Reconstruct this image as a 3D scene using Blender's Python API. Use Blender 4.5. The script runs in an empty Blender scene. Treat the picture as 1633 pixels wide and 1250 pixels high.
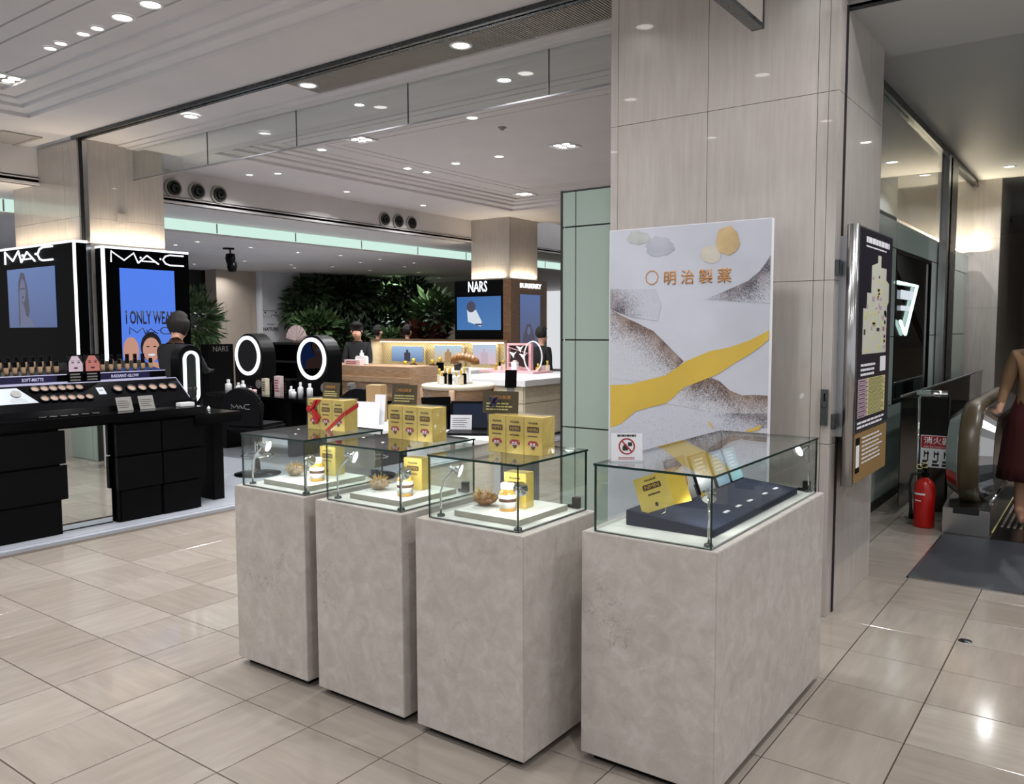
import bpy, bmesh, math, random
from mathutils import Vector, Matrix, noise
from mathutils.geometry import tessellate_polygon

random.seed(7)
scene = bpy.context.scene
COL = scene.collection

# ------------------------------------------------------------------ camera
W, H, F = 1633, 1250, 1310.4
PITCH, ROLL, YAW, EYE = -0.0763, -0.0027, 0.6315, 1.54
CAM = Vector((0, 0, EYE))
_cy, _sy = math.cos(YAW), math.sin(YAW)
FWD = Vector((-_sy * math.cos(PITCH), _cy * math.cos(PITCH), math.sin(PITCH)))
_r0 = Vector((_cy, _sy, 0)); _u0 = _r0.cross(FWD)
RGT = _r0 * math.cos(ROLL) + _u0 * math.sin(ROLL)
UPV = -_r0 * math.sin(ROLL) + _u0 * math.cos(ROLL)
cam_data = bpy.data.cameras.new('camera')
cam_data.sensor_fit = 'HORIZONTAL'; cam_data.sensor_width = 36.0; cam_data.lens = F / W * 36.0
cam_data.clip_start = 0.05; cam_data.clip_end = 200
cam = bpy.data.objects.new('camera', cam_data); COL.objects.link(cam)
cam.matrix_world = Matrix(((RGT.x, UPV.x, -FWD.x, CAM.x), (RGT.y, UPV.y, -FWD.y, CAM.y), (RGT.z, UPV.z, -FWD.z, CAM.z), (0, 0, 0, 1)))
scene.camera = cam

# ------------------------------------------------------------------ world, exposure
world = bpy.data.worlds.new('world'); scene.world = world; world.use_nodes = True
bg = world.node_tree.nodes['Background']
bg.inputs[0].default_value = (0.96, 0.97, 1.0, 1); bg.inputs[1].default_value = 0.75
vs = scene.view_settings
vs.view_transform = 'Standard'; vs.look = 'None'; vs.exposure = 0.0; vs.gamma = 1.0; vs.use_curve_mapping = False
scene.cycles.max_bounces = 8; scene.cycles.diffuse_bounces = 3; scene.cycles.glossy_bounces = 4
scene.cycles.transmission_bounces = 6; scene.cycles.transparent_max_bounces = 24
scene.cycles.caustics_reflective = False; scene.cycles.caustics_refractive = False
scene.cycles.sample_clamp_indirect = 4.0; scene.cycles.use_denoising = True

# ------------------------------------------------------------------ pixel -> place on a known plane
def ray(p): return RGT * ((p[0] - W / 2) / F) - UPV * ((p[1] - H / 2) / F) + FWD
def PZ(p, z): d = ray(p); return CAM + d * ((z - EYE) / d.z)
def PX(p, x): d = ray(p); return CAM + d * (x / d.x)
def PY(p, y): d = ray(p); return CAM + d * (y / d.y)
def proj(P):
    d = Vector(P) - CAM; q = d.dot(FWD)
    return (W / 2 + F * d.dot(RGT) / q, H / 2 - F * d.dot(UPV) / q) if q > 0.05 else None

# ------------------------------------------------------------------ materials
def lin(c):
    return tuple((v / 12.92 if v <= 0.04045 else ((v + 0.055) / 1.055) ** 2.4) for v in c)
def C(h):
    h = h.lstrip('#'); return lin(tuple(int(h[i:i + 2], 16) / 255 for i in (0, 2, 4))) + (1,)
M = {}
def mat(name, col, rough=0.5, metal=0.0, emit=0.0, spec=0.5, coat=0.0, alpha=None):
    m = bpy.data.materials.new(name); m.use_nodes = True
    b = m.node_tree.nodes['Principled BSDF']
    c = C(col) if isinstance(col, str) else col
    b.inputs['Base Color'].default_value = c
    b.inputs['Roughness'].default_value = rough; b.inputs['Metallic'].default_value = metal
    b.inputs['Specular IOR Level'].default_value = spec; b.inputs['Coat Weight'].default_value = coat
    if emit:
        b.inputs['Emission Color'].default_value = c; b.inputs['Emission Strength'].default_value = emit
    M[name] = m
    return m
class NT:
    def __init__(s, m): s.t = m.node_tree; s.b = s.t.nodes['Principled BSDF']
    def n(s, typ, **kw):
        x = s.t.nodes.new(typ)
        for k, v in kw.items():
            if k.startswith('_'): setattr(x, k[1:], v)
            else: x.inputs[k.replace('__', ' ')].default_value = v
        return x
    def l(s, a, b): s.t.links.new(a, b)
    def ramp(s, fac, stops):
        r = s.n('ShaderNodeValToRGB'); e = r.color_ramp.elements
        while len(e) < len(stops): e.new(0.5)
        for i, (p, c) in enumerate(stops):
            e[i].position = p; e[i].color = C(c) if isinstance(c, str) else c
        s.l(fac, r.inputs[0]); return r.outputs[0]
    def mapping(s, src, scale, loc=(0, 0, 0)):
        mp = s.n('ShaderNodeMapping'); mp.inputs['Scale'].default_value = scale; mp.inputs['Location'].default_value = loc
        s.l(src, mp.inputs[0]); return mp.outputs[0]
    def mix(s, fac, a, b, blend='MIX'):
        x = s.n('ShaderNodeMix', _data_type='RGBA', _blend_type=blend)
        for sock, v in ((x.inputs[0], fac), (x.inputs[6], a), (x.inputs[7], b)):
            if hasattr(v, 'is_output') or hasattr(v, 'links'): s.l(v, sock)
            else: sock.default_value = C(v) if isinstance(v, str) else v
        return x.outputs[2]
def bumped(k, fac, strength, dist=0.01):
    b = k.n('ShaderNodeBump', Strength=strength, Distance=dist); k.l(fac, b.inputs['Height']); k.l(b.outputs[0], k.b.inputs['Normal'])

def m_tile():
    m = mat('floor_tile', '#b9aa99', 0.17); k = NT(m)
    tc = k.n('ShaderNodeTexCoord'); oi = k.n('ShaderNodeObjectInfo')
    off = k.n('ShaderNodeVectorMath', _operation='SCALE'); cmb = k.n('ShaderNodeCombineXYZ')
    k.l(oi.outputs['Random'], cmb.inputs[0]); k.l(oi.outputs['Random'], cmb.inputs[1]); k.l(oi.outputs['Random'], cmb.inputs[2])
    k.l(cmb.outputs[0], off.inputs[0]); off.inputs['Scale'].default_value = 57.0
    add = k.n('ShaderNodeVectorMath', _operation='ADD'); k.l(tc.outputs['Object'], add.inputs[0]); k.l(off.outputs[0], add.inputs[1])
    n1 = k.n('ShaderNodeTexNoise', Scale=3.0, Detail=6.0, Roughness=0.6); k.l(k.mapping(add.outputs[0], (1.0, 7.0, 1.0)), n1.inputs['Vector'])
    n2 = k.n('ShaderNodeTexNoise', Scale=3.0, Detail=6.0, Roughness=0.6); k.l(k.mapping(add.outputs[0], (7.0, 1.0, 1.0)), n2.inputs['Vector'])
    gt = k.n('ShaderNodeMath', _operation='GREATER_THAN'); k.l(oi.outputs['Random'], gt.inputs[0]); gt.inputs[1].default_value = 0.5
    st = k.mix(gt.outputs[0], n1.outputs['Color'], n2.outputs['Color'])
    bw = k.n('ShaderNodeRGBToBW'); k.l(st, bw.inputs[0])
    c1 = k.ramp(bw.outputs[0], [(0.25, '#948d86'), (0.5, '#a0988f'), (0.75, '#aca59d')])
    fr = k.n('ShaderNodeMath', _operation='FRACT'); mu = k.n('ShaderNodeMath', _operation='MULTIPLY'); k.l(oi.outputs['Random'], mu.inputs[0]); mu.inputs[1].default_value = 13.7; k.l(mu.outputs[0], fr.inputs[0])
    tint = k.ramp(fr.outputs[0], [(0.0, '#ebe7e3'), (0.5, '#f4f1ee'), (1.0, '#fffdfb')])
    k.l(k.mix(1.0, c1, tint, 'MULTIPLY'), k.b.inputs['Base Color'])
    n3 = k.n('ShaderNodeTexNoise', Scale=6.0, Detail=3.0); k.l(tc.outputs['Object'], n3.inputs['Vector'])
    rr = k.n('ShaderNodeMapRange'); k.l(n3.outputs[0], rr.inputs[0]); rr.inputs[3].default_value = 0.07; rr.inputs[4].default_value = 0.17
    k.l(rr.outputs[0], k.b.inputs['Roughness'])
m_tile()
def m_travertine():
    m = mat('pedestal_stone', '#a59a90', 0.42, spec=0.35); k = NT(m)
    tc = k.n('ShaderNodeTexCoord'); oi = k.n('ShaderNodeObjectInfo')
    cmb = k.n('ShaderNodeCombineXYZ'); mu = k.n('ShaderNodeMath', _operation='MULTIPLY'); mu.inputs[1].default_value = 31.0
    k.l(oi.outputs['Random'], mu.inputs[0]); k.l(mu.outputs[0], cmb.inputs[0]); k.l(mu.outputs[0], cmb.inputs[1])
    add = k.n('ShaderNodeVectorMath', _operation='ADD'); k.l(tc.outputs['Object'], add.inputs[0]); k.l(cmb.outputs[0], add.inputs[1])
    v = add.outputs[0]
    n1 = k.n('ShaderNodeTexNoise', Scale=14.0, Detail=8.0, Roughness=0.68, Distortion=0.6); k.l(v, n1.inputs['Vector'])
    n2 = k.n('ShaderNodeTexNoise', Scale=3.2, Detail=4.0, Roughness=0.55); k.l(v, n2.inputs['Vector'])
    base = k.ramp(n1.outputs[0], [(0.3, '#ada59e'), (0.5, '#b9b2ab'), (0.7, '#c7c1bb')])
    vo = k.n('ShaderNodeTexVoronoi', Scale=17.0, _feature='DISTANCE_TO_EDGE')
    dis = k.n('ShaderNodeTexNoise', Scale=26.0, Detail=4.0); k.l(v, dis.inputs['Vector'])
    k.l(k.mix(0.09, v, dis.outputs['Color'], 'ADD'), vo.inputs['Vector'])
    crack = k.ramp(vo.outputs['Distance'], [(0.0, (1, 1, 1, 1)), (0.035, (0, 0, 0, 1))])
    mask = k.ramp(n2.outputs[0], [(0.57, (0, 0, 0, 1)), (0.68, (0.75, 0.75, 0.75, 1))])
    f = k.mix(1.0, crack, mask, 'MULTIPLY'); bw = k.n('ShaderNodeRGBToBW'); k.l(f, bw.inputs[0])
    k.l(k.mix(bw.outputs[0], base, '#8a8078'), k.b.inputs['Base Color'])
    bumped(k, n1.outputs[0], 0.08)
m_travertine()
def m_marble(name, a, b, c, rough=0.12, sc=(9, 9, 0.7)):
    m = mat(name, a, rough, coat=0.7); k = NT(m)
    m.node_tree.nodes['Principled BSDF'].inputs['Coat Roughness'].default_value = 0.015
    tc = k.n('ShaderNodeTexCoord'); g = k.n('ShaderNodeNewGeometry')
    n1 = k.n('ShaderNodeTexNoise', Scale=4.0, Detail=7.0, Roughness=0.62, Distortion=0.3); k.l(k.mapping(g.outputs['Position'], sc), n1.inputs['Vector'])
    n2 = k.n('ShaderNodeTexNoise', Scale=1.6, Detail=5.0, Roughness=0.6); k.l(g.outputs['Position'], n2.inputs['Vector'])
    s = k.mix(0.45, n1.outputs[0], n2.outputs[0]); bw = k.n('ShaderNodeRGBToBW'); k.l(s, bw.inputs[0])
    k.l(k.ramp(bw.outputs[0], [(0.3, a), (0.5, b), (0.7, c)]), k.b.inputs['Base Color'])
m_marble('column_marble', '#a8a19a', '#b4ada6', '#c0bab4', rough=0.22)
def m_wood(name, a, b, rough=0.4):
    m = mat(name, a, rough); k = NT(m); g = k.n('ShaderNodeNewGeometry')
    n1 = k.n('ShaderNodeTexNoise', Scale=5.0, Detail=6.0, Roughness=0.6); k.l(k.mapping(g.outputs['Position'], (1.5, 1.5, 14)), n1.inputs['Vector'])
    k.l(k.ramp(n1.outputs[0], [(0.35, a), (0.65, b)]), k.b.inputs['Base Color'])
m_wood('oak', '#8a6d52', '#a98b6d'); m_wood('oak_dark', '#6f5138', '#8d6b4c'); m_wood('cream_wood', '#cbbfa6', '#dbd0b8')
def m_herring():
    m = mat('herringbone', '#b8a888', 0.45); k = NT(m); g = k.n('ShaderNodeNewGeometry')
    w = k.n('ShaderNodeTexWave', Scale=9.0, Distortion=0.4, _bands_direction='DIAGONAL'); k.l(g.outputs['Position'], w.inputs['Vector'])
    k.l(k.ramp(w.outputs[0], [(0.2, '#a6976f'), (0.8, '#c9bb98')]), k.b.inputs['Base Color'])
m_herring()
def m_brushed(name, col, rough, metal=1.0):
    m = mat(name, col, rough, metal); k = NT(m); g = k.n('ShaderNodeNewGeometry')
    n1 = k.n('ShaderNodeTexNoise', Scale=6.0, Detail=3.0); k.l(k.mapping(g.outputs['Position'], (40, 40, 2)), n1.inputs['Vector'])
    r = k.n('ShaderNodeMapRange'); k.l(n1.outputs[0], r.inputs[0]); r.inputs[3].default_value = rough * 0.7; r.inputs[4].default_value = rough * 1.4
    k.l(r.outputs[0], k.b.inputs['Roughness'])
m_brushed('steel', '#b4b4b4', 0.22); m_brushed('chrome', '#d8d8d8', 0.06); m_brushed('dark_steel', '#565a5c', 0.25); m_brushed('aluminium', '#a9a9ad', 0.35)
def m_gold(name, a, b, rough=0.3, metal=0.75):
    m = mat(name, a, rough, metal); k = NT(m); g = k.n('ShaderNodeNewGeometry')
    n1 = k.n('ShaderNodeTexNoise', Scale=12.0, Detail=4.0); k.l(g.outputs['Position'], n1.inputs['Vector'])
    k.l(k.ramp(n1.outputs[0], [(0.3, a), (0.7, b)]), k.b.inputs['Base Color'])
m_gold('gold_card', '#cdb052', '#dec56a', 0.42, 0.30); m_gold('gold_foil', '#c9a52f', '#d8b744', 0.35, 0.35)
def m_glass(name, tint, refl=0.04, rough=0.0):
    m = bpy.data.materials.new(name); m.use_nodes = True; t = m.node_tree; t.nodes.clear()
    out = t.nodes.new('ShaderNodeOutputMaterial'); mx = t.nodes.new('ShaderNodeMixShader')
    tr = t.nodes.new('ShaderNodeBsdfTransparent'); tr.inputs[0].default_value = tint
    gl = t.nodes.new('ShaderNodeBsdfGlossy'); gl.inputs['Roughness'].default_value = rough; gl.inputs[0].default_value = (1, 1, 1, 1)
    lw = t.nodes.new('ShaderNodeLayerWeight'); pw = t.nodes.new('ShaderNodeMath'); pw.operation = 'POWER'; pw.inputs[1].default_value = 5.0
    ma = t.nodes.new('ShaderNodeMath'); ma.operation = 'MULTIPLY_ADD'; ma.inputs[1].default_value = 0.9; ma.inputs[2].default_value = refl
    t.links.new(lw.outputs['Facing'], pw.inputs[0]); t.links.new(pw.outputs[0], ma.inputs[0])
    t.links.new(ma.outputs[0], mx.inputs[0]); t.links.new(tr.outputs[0], mx.inputs[1]); t.links.new(gl.outputs[0], mx.inputs[2]); t.links.new(mx.outputs[0], out.inputs[0])
    M[name] = m
m_glass('case_glass', (0.95, 0.975, 0.965, 1)); m_glass('pane_glass', (0.90, 0.93, 0.925, 1)); m_glass('dark_glass', (0.35, 0.38, 0.38, 1)); m_glass('clear_wrap', (0.97, 0.97, 0.97, 1), rough=0.15)
def m_paint(name, col, rough=0.6, var=0.04, sc=2.0):
    m = mat(name, col, rough); k = NT(m); g = k.n('ShaderNodeNewGeometry')
    n1 = k.n('ShaderNodeTexNoise', Scale=sc, Detail=4.0); k.l(g.outputs['Position'], n1.inputs['Vector'])
    c = C(col); lo = tuple(v * (1 - var * 2) for v in c[:3]) + (1,); hi = tuple(min(1, v * (1 + var)) for v in c[:3]) + (1,)
    k.l(k.ramp(n1.outputs[0], [(0.3, lo), (0.7, hi)]), k.b.inputs['Base Color'])
m_paint('ceiling_white', '#d6d2d2', 0.7, 0.02); m_paint('ceiling_grey', '#c2c4c4', 0.5, 0.03, 0.6); m_paint('wall_white', '#c9c9cc', 0.6); m_paint('wall_beige', '#a89b8e', 0.6)
m_paint('wall_dark', '#1c1a19', 0.6); m_paint('white_floor', '#b4b8c0', 0.2); m_paint('grout', '#5b5046', 0.8); m_paint('mint_panel', '#9dada3', 0.16, 0.02, 0.8); m_paint('joint_dark', '#1b201d', 0.6)
m_paint('joint_stone', '#8b837b', 0.7); m_paint('green_panel', '#8a9a94', 0.14, 0.03, 0.8)
m_paint('black_gloss', '#070709', 0.15, 0.1); m_paint('black_satin', '#08080a', 0.4, 0.1); m_paint('black_matt', '#0d0d0f', 0.7, 0.1)
m_paint('black_deep', '#050506', 0.3, 0.1); M['black_deep'].node_tree.nodes['Principled BSDF'].inputs['Specular IOR Level'].default_value = 0.02
for _n in ('black_gloss', 'black_satin', 'black_matt'): M[_n].node_tree.nodes['Principled BSDF'].inputs['Specular IOR Level'].default_value = 0.10
m_paint('velvet_blue', '#0b1632', 0.85, 0.1, 30); m_paint('slab_stone', '#a7a294', 0.5, 0.06, 12); m_paint('slab_top', '#e7e5df', 0.45, 0.03, 12); m_paint('white_plastic', '#e6e6e6', 0.35, 0.02)
m_paint('paper_white', '#e4e4e8', 0.6, 0.02); m_paint('poster_base', '#c6c9d4', 0.55, 0.06, 2.2); m_paint('poster_orange', '#cbb083', 0.6, 0.10, 9); m_paint('poster_grey', '#b0b4bf', 0.6, 0.08, 8); m_paint('poster_sage', '#b6bdbb', 0.6, 0.1, 14)
m_paint('poster_gold', '#d3b348', 0.4, 0.06, 3); m_paint('poster_letter', '#c08544', 0.5); m_paint('red_paint', '#b3150f', 0.3); m_paint('red_sign', '#a8161a', 0.5); m_paint('ribbon_red', '#b51418', 0.4)
m_paint('rubber_black', '#0e0e0f', 0.6); m_paint('handrail', '#4b3f2a', 0.35); m_paint('mat_grey', '#33363b', 0.45, 0.1, 3); m_paint('print_brown', '#4a2c1e', 0.5); m_paint('print_dark', '#2a2420', 0.6); m_paint('print_red', '#a3262a', 0.5)
m_paint('cardboard', '#a8895f', 0.7); m_paint('olive_card', '#4a4129', 0.6); m_paint('pink_paint', '#d6a8ac', 0.5); m_paint('pale_pink', '#d8c1bf', 0.5); m_paint('skin', '#c99a80', 0.55); m_paint('hair_black', '#140d0b', 0.75); m_paint('cloth_black', '#121215', 0.85); m_paint('cloth_red', '#4a1416', 0.85); m_paint('cloth_tan', '#8a6a4e', 0.85)
m_paint('rock_amber', '#8e5f2c', 0.3, 0.3, 40); m_paint('rock_pale', '#b7a184', 0.5, 0.25, 40); m_paint('needle_gold', '#caa14c', 0.3, 0.1)
m_paint('bottle_amber', '#c08f3a', 0.2); m_paint('foundation', '#a98d6f', 0.2); m_paint('powder_tan', '#8d7260', 0.6); m_paint('grey_card', '#7d7b76', 0.5); m_paint('sign_yellow', '#cfc886', 0.5); m_paint('sign_mauve', '#b296a6', 0.5); m_paint('sign_navy', '#1d1b27', 0.35); m_paint('sign_tan', '#8f7347', 0.4); m_paint('map_grey', '#c3c4b4', 0.5)
m_paint('leaf_dark', '#33452a', 0.5, 0.3, 6); m_paint('leaf_mid', '#506b40', 0.5, 0.3, 6); m_paint('leaf_red', '#5a2f24', 0.5, 0.3, 6); m_paint('bark', '#3b2c20', 0.8); m_paint('hedge_brown', '#2c2019', 0.8)
m_paint('vent_grille', '#a59f98', 0.5); m_paint('vent_dark', '#8a847e', 0.6); m_paint('nozzle_dark', '#1b1b1c', 0.5); m_paint('violet_strip', '#1d1740', 0.3)
def m_mirror():
    mat('mirror', '#d4d8d8', 0.02, 1.0); mat('mirror_dark_reflection', '#34363c', 0.03, 1.0)  # ring mirrors: dark tint stands in for the dim surroundings they reflect
m_mirror()
def glow(name, col, s):
    m = mat(name, '#000000', 0.4); b = m.node_tree.nodes['Principled BSDF']
    b.inputs['Emission Color'].default_value = C(col); b.inputs['Emission Strength'].default_value = s
glow('lamp_glow', '#fffaf2', 9.0); glow('led_white', '#f4f8ff', 1.6); glow('letter_white', '#f3f8ff', 1.5); glow('cove_mint', '#cfeee2', 1.0); glow('warm_strip', '#ffe9c4', 4.0); glow('neon', '#d9fff5', 1.6); glow('case_led', '#f8fcff', 7.0); glow('strip_violet', '#cfcdf0', 0.8)
def m_screen(name, a, b, s, axis=2, sc=1.0, off=0.0):
    m = mat(name, '#000000', 0.15); k = NT(m); tc = k.n('ShaderNodeTexCoord'); sp = k.n('ShaderNodeSeparateXYZ'); k.l(tc.outputs['Generated'], sp.inputs[0])
    k.l(k.ramp(sp.outputs[axis], [(0.0, a), (1.0, b)]), k.b.inputs['Emission Color']); k.b.inputs['Emission Strength'].default_value = s
m_screen('screen_blue', '#5c84e6', '#5584f2', 0.95); m_screen('screen_slate', '#46619f', '#5b7fc4', 0.62); m_screen('screen_cyan', '#4a7fc0', '#3f74b6', 0.8); m_screen('screen_dusk', '#5d5a78', '#5677b8', 0.6)
m_screen('screen_sea', '#6d87b2', '#a9c9ea', 0.95); m_screen('screen_sand', '#d7b287', '#bcdcf2', 0.95); m_screen('screen_rose', '#e0bcc4', '#b6cfe6', 0.95); m_screen('screen_laptop', '#131d33', '#1a2c4c', 0.5)
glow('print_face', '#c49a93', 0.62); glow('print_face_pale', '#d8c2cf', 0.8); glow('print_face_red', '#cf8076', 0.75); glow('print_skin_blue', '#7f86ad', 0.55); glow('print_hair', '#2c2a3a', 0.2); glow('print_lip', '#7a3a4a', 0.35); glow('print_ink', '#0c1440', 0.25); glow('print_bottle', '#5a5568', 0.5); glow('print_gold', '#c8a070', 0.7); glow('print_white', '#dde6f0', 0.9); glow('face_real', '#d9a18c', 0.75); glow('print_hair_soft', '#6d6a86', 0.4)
def m_speckle(name, ground, d1, d2):
    m = mat(name, ground, 0.6); k = NT(m); g = k.n('ShaderNodeNewGeometry')
    at = k.n('ShaderNodeAttribute', _attribute_name='dens')
    n1 = k.n('ShaderNodeTexNoise', Scale=190.0, Detail=4.0, Roughness=0.8); k.l(g.outputs['Position'], n1.inputs['Vector'])
    n2 = k.n('ShaderNodeTexNoise', Scale=9.0, Detail=3.0); k.l(g.outputs['Position'], n2.inputs['Vector'])
    ad = k.n('ShaderNodeMath', _operation='MULTIPLY_ADD'); k.l(at.outputs['Fac'], ad.inputs[0]); ad.inputs[1].default_value = 0.26; k.l(n1.outputs[0], ad.inputs[2])
    th = k.ramp(ad.outputs[0], [(0.56, (0, 0, 0, 1)), (0.72, (1, 1, 1, 1))]); bw = k.n('ShaderNodeRGBToBW'); k.l(th, bw.inputs[0])
    dk = k.ramp(n2.outputs[0], [(0.4, d1), (0.6, d2)])
    k.l(k.mix(bw.outputs[0], ground, dk), k.b.inputs['Base Color'])
m_speckle('poster_speckle', '#c3c6d0', '#5e4639', '#8d786c'); m_speckle('poster_speckle_grey', '#c0c3cf', '#494349', '#8b8489')
def m_perf(name, a, b, sc):
    m = mat(name, a, 0.5); k = NT(m); g = k.n('ShaderNodeNewGeometry')
    vo = k.n('ShaderNodeTexVoronoi', Scale=sc, Randomness=0.0); k.l(g.outputs['Position'], vo.inputs['Vector'])
    k.l(k.ramp(vo.outputs['Distance'], [(0.25, b), (0.4, a)]), k.b.inputs['Base Color'])
m_perf('perforated', '#a8a3a0', '#6f6a66', 30)

# ------------------------------------------------------------------ mesh helpers
def NB(): return bmesh.new()
def box(bm, x0, x1, y0, y1, z0, z1, mi=0):
    v = [bm.verts.new(p) for p in ((x0, y0, z0), (x1, y0, z0), (x1, y1, z0), (x0, y1, z0), (x0, y0, z1), (x1, y0, z1), (x1, y1, z1), (x0, y1, z1))]
    fs = []
    for q in ((3, 2, 1, 0), (4, 5, 6, 7), (0, 1, 5, 4), (1, 2, 6, 5), (2, 3, 7, 6), (3, 0, 4, 7)):
        f = bm.faces.new([v[i] for i in q]); f.material_index = mi; fs.append(f)
    return fs
def basis(d):
    d = Vector(d).normalized(); a = Vector((0, 0, 1)) if abs(d.z) < 0.9 else Vector((1, 0, 0))
    x = d.cross(a).normalized(); return x, x.cross(d).normalized() * -1
def tube(bm, pts, r, n=8, mi=0, caps=True, closed=False):
    pts = [Vector(p) for p in pts]; rings = []
    for i, p in enumerate(pts):
        a = pts[i - 1] if (i or closed) else p; b = pts[(i + 1) % len(pts)] if (i < len(pts) - 1 or closed) else p
        x, y = basis(b - a); rr = r[i] if isinstance(r, (list, tuple)) else r
        if rings:
            # keep the frame from flipping
            px = rings[-1][1]; d = (b - a).normalized(); x = (px - d * px.dot(d)).normalized(); y = d.cross(x)
        rings.append(([bm.verts.new(p + (x * math.cos(t) + y * math.sin(t)) * rr) for t in [2 * math.pi * k / n for k in range(n)]], x))
    rs = [q[0] for q in rings]
    seq = list(zip(rs, rs[1:])) + ([(rs[-1], rs[0])] if closed else [])
    for a, b in seq:
        for k in range(n):
            f = bm.faces.new((a[k], a[(k + 1) % n], b[(k + 1) % n], b[k])); f.material_index = mi; f.smooth = True
    if caps and not closed:
        for q in (rs[0][::-1], rs[-1]):
            f = bm.faces.new(q); f.material_index = mi
def cyl(bm, p0, p1, r, n=16, mi=0): tube(bm, [p0, p1], r, n, mi)
def lathe(bm, prof, n=20, c=(0, 0, 0), mi=0, smooth=True, sx=1, sy=1):
    rings = []
    for (r, z) in prof:
        if r < 1e-6: rings.append([bm.verts.new((c[0], c[1], c[2] + z))])
        else: rings.append([bm.verts.new((c[0] + sx * r * math.cos(2 * math.pi * k / n), c[1] + sy * r * math.sin(2 * math.pi * k / n), c[2] + z)) for k in range(n)])
    for a, b in zip(rings, rings[1:]):
        for k in range(n):
            q = [a[k % len(a)], a[(k + 1) % len(a)], b[(k + 1) % len(b)], b[k % len(b)]]
            u = []
            for w in q:
                if w not in u: u.append(w)
            if len(u) > 2:
                f = bm.faces.new(u); f.material_index = mi; f.smooth = smooth
def FY(o): return Matrix(((1, 0, 0, o[0]), (0, 0, -1, o[1]), (0, 1, 0, o[2]), (0, 0, 0, 1)))      # faces -Y
def FX(o): return Matrix(((0, 0, 1, o[0]), (1, 0, 0, o[1]), (0, 1, 0, o[2]), (0, 0, 0, 1)))       # faces +X
def FZ(o, a=0):                                                                                  # lies flat, faces up
    return Matrix.Translation(o) @ Matrix.Rotation(a, 4, 'Z')
def FD(o, a, tilt=0):                                                                             # upright, turned by a, leaning back by tilt
    return Matrix.Translation(o) @ Matrix.Rotation(a, 4, 'Z') @ Matrix.Rotation(math.pi / 2 - tilt, 4, 'X')
def poly(bm, pts, d0, d1, fr=None, mi=0, side_mi=None):
    fr = fr or Matrix.Identity(4)
    area = sum(a[0] * b[1] - b[0] * a[1] for a, b in zip(pts, list(pts[1:]) + [pts[0]]))
    if area < 0: pts = list(pts)[::-1]
    a = [bm.verts.new(fr @ Vector((p[0], p[1], d0))) for p in pts]; b = [bm.verts.new(fr @ Vector((p[0], p[1], d1))) for p in pts]
    f = bm.faces.new(a[::-1]); f.material_index = mi; f = bm.faces.new(b); f.material_index = mi
    n = len(pts)
    for i in range(n):
        f = bm.faces.new((a[i], a[(i + 1) % n], b[(i + 1) % n], b[i])); f.material_index = mi if side_mi is None else side_mi
def rect(x0, y0, x1, y1): return [(x0, y0), (x1, y0), (x1, y1), (x0, y1)]
def rrect(x0, y0, x1, y1, r, n=5):
    o = []
    for cx, cy, a in ((x1 - r, y1 - r, 0), (x0 + r, y1 - r, 90), (x0 + r, y0 + r, 180), (x1 - r, y0 + r, 270)):
        o += [(cx + r * math.cos(math.radians(a + 90 * k / n)), cy + r * math.sin(math.radians(a + 90 * k / n))) for k in range(n + 1)]
    return o
def ell(cx, cy, rx, ry=None, n=20):
    ry = rx if ry is None else ry
    return [(cx + rx * math.cos(2 * math.pi * k / n), cy + ry * math.sin(2 * math.pi * k / n)) for k in range(n)]
def ringband(bm, outer, inner, d0, d1, fr, mi=0):
    n = len(outer)
    vs = [[bm.verts.new(fr @ Vector((p[0], p[1], d))) for p in L] for L, d in ((outer, d0), (outer, d1), (inner, d1), (inner, d0))]
    for a, b in ((0, 1), (1, 2), (2, 3), (3, 0)):
        for i in range(n):
            f = bm.faces.new((vs[a][i], vs[a][(i + 1) % n], vs[b][(i + 1) % n], vs[b][i])); f.material_index = mi
def WL(o):
    v = Vector((0, 0, 0))
    while o is not None: v = v + o.location; o = o.parent
    return v
def obj(name, bm, mats, parent=None, smooth=False, local=False, bevel=0.0):
    if bevel: bmesh.ops.bevel(bm, geom=bm.edges[:] , offset=bevel, segments=2, affect='EDGES', clamp_overlap=True)
    bmesh.ops.recalc_face_normals(bm, faces=bm.faces)
    me = bpy.data.meshes.new(name); bm.to_mesh(me); bm.free()
    for m in (mats if isinstance(mats, (list, tuple)) else [mats]): me.materials.append(M[m])
    if smooth:
        for p in me.polygons: p.use_smooth = True
    o = bpy.data.objects.new(name, me); COL.objects.link(o)
    if parent is not None:
        if not local: me.transform(Matrix.Translation(-WL(parent)))
        o.parent = parent
    return o
def tag(o, label, cat=None, group=None, kind=None):
    if label: o['label'] = label
    if cat: o['category'] = cat
    if group: o['group'] = group
    if kind: o['kind'] = kind
    return o
def struct(name, bm, mats, label=None, parent=None):
    o = obj(name, bm, mats, parent)
    if parent is None: o['kind'] = 'structure'
    if label: o['label'] = label
    return o
def thing(name, label, cat, loc=(0, 0, 0), rz=0.0, group=None):
    o = bpy.data.objects.new(name, None); COL.objects.link(o); o.empty_display_size = 0.05
    o.location = loc; o.rotation_euler = (0, 0, rz); tag(o, label, cat, group)
    return o
def setmesh(name, bm, mats):
    bmesh.ops.recalc_face_normals(bm, faces=bm.faces)
    me = bpy.data.meshes.new(name); bm.to_mesh(me); bm.free()
    for m in (mats if isinstance(mats, (list, tuple)) else [mats]): me.materials.append(M[m])
    return me
def inst(name, me, parent=None, loc=(0, 0, 0), rz=0.0):
    o = bpy.data.objects.new(name, me); COL.objects.link(o); o.parent = parent; o.location = loc; o.rotation_euler = (0, 0, rz)
    return o
def dup(o, parent=None):
    c = o.copy(); COL.objects.link(c); c.parent = parent
    for ch in list(o.children): dup(ch, c)
    return c
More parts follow.
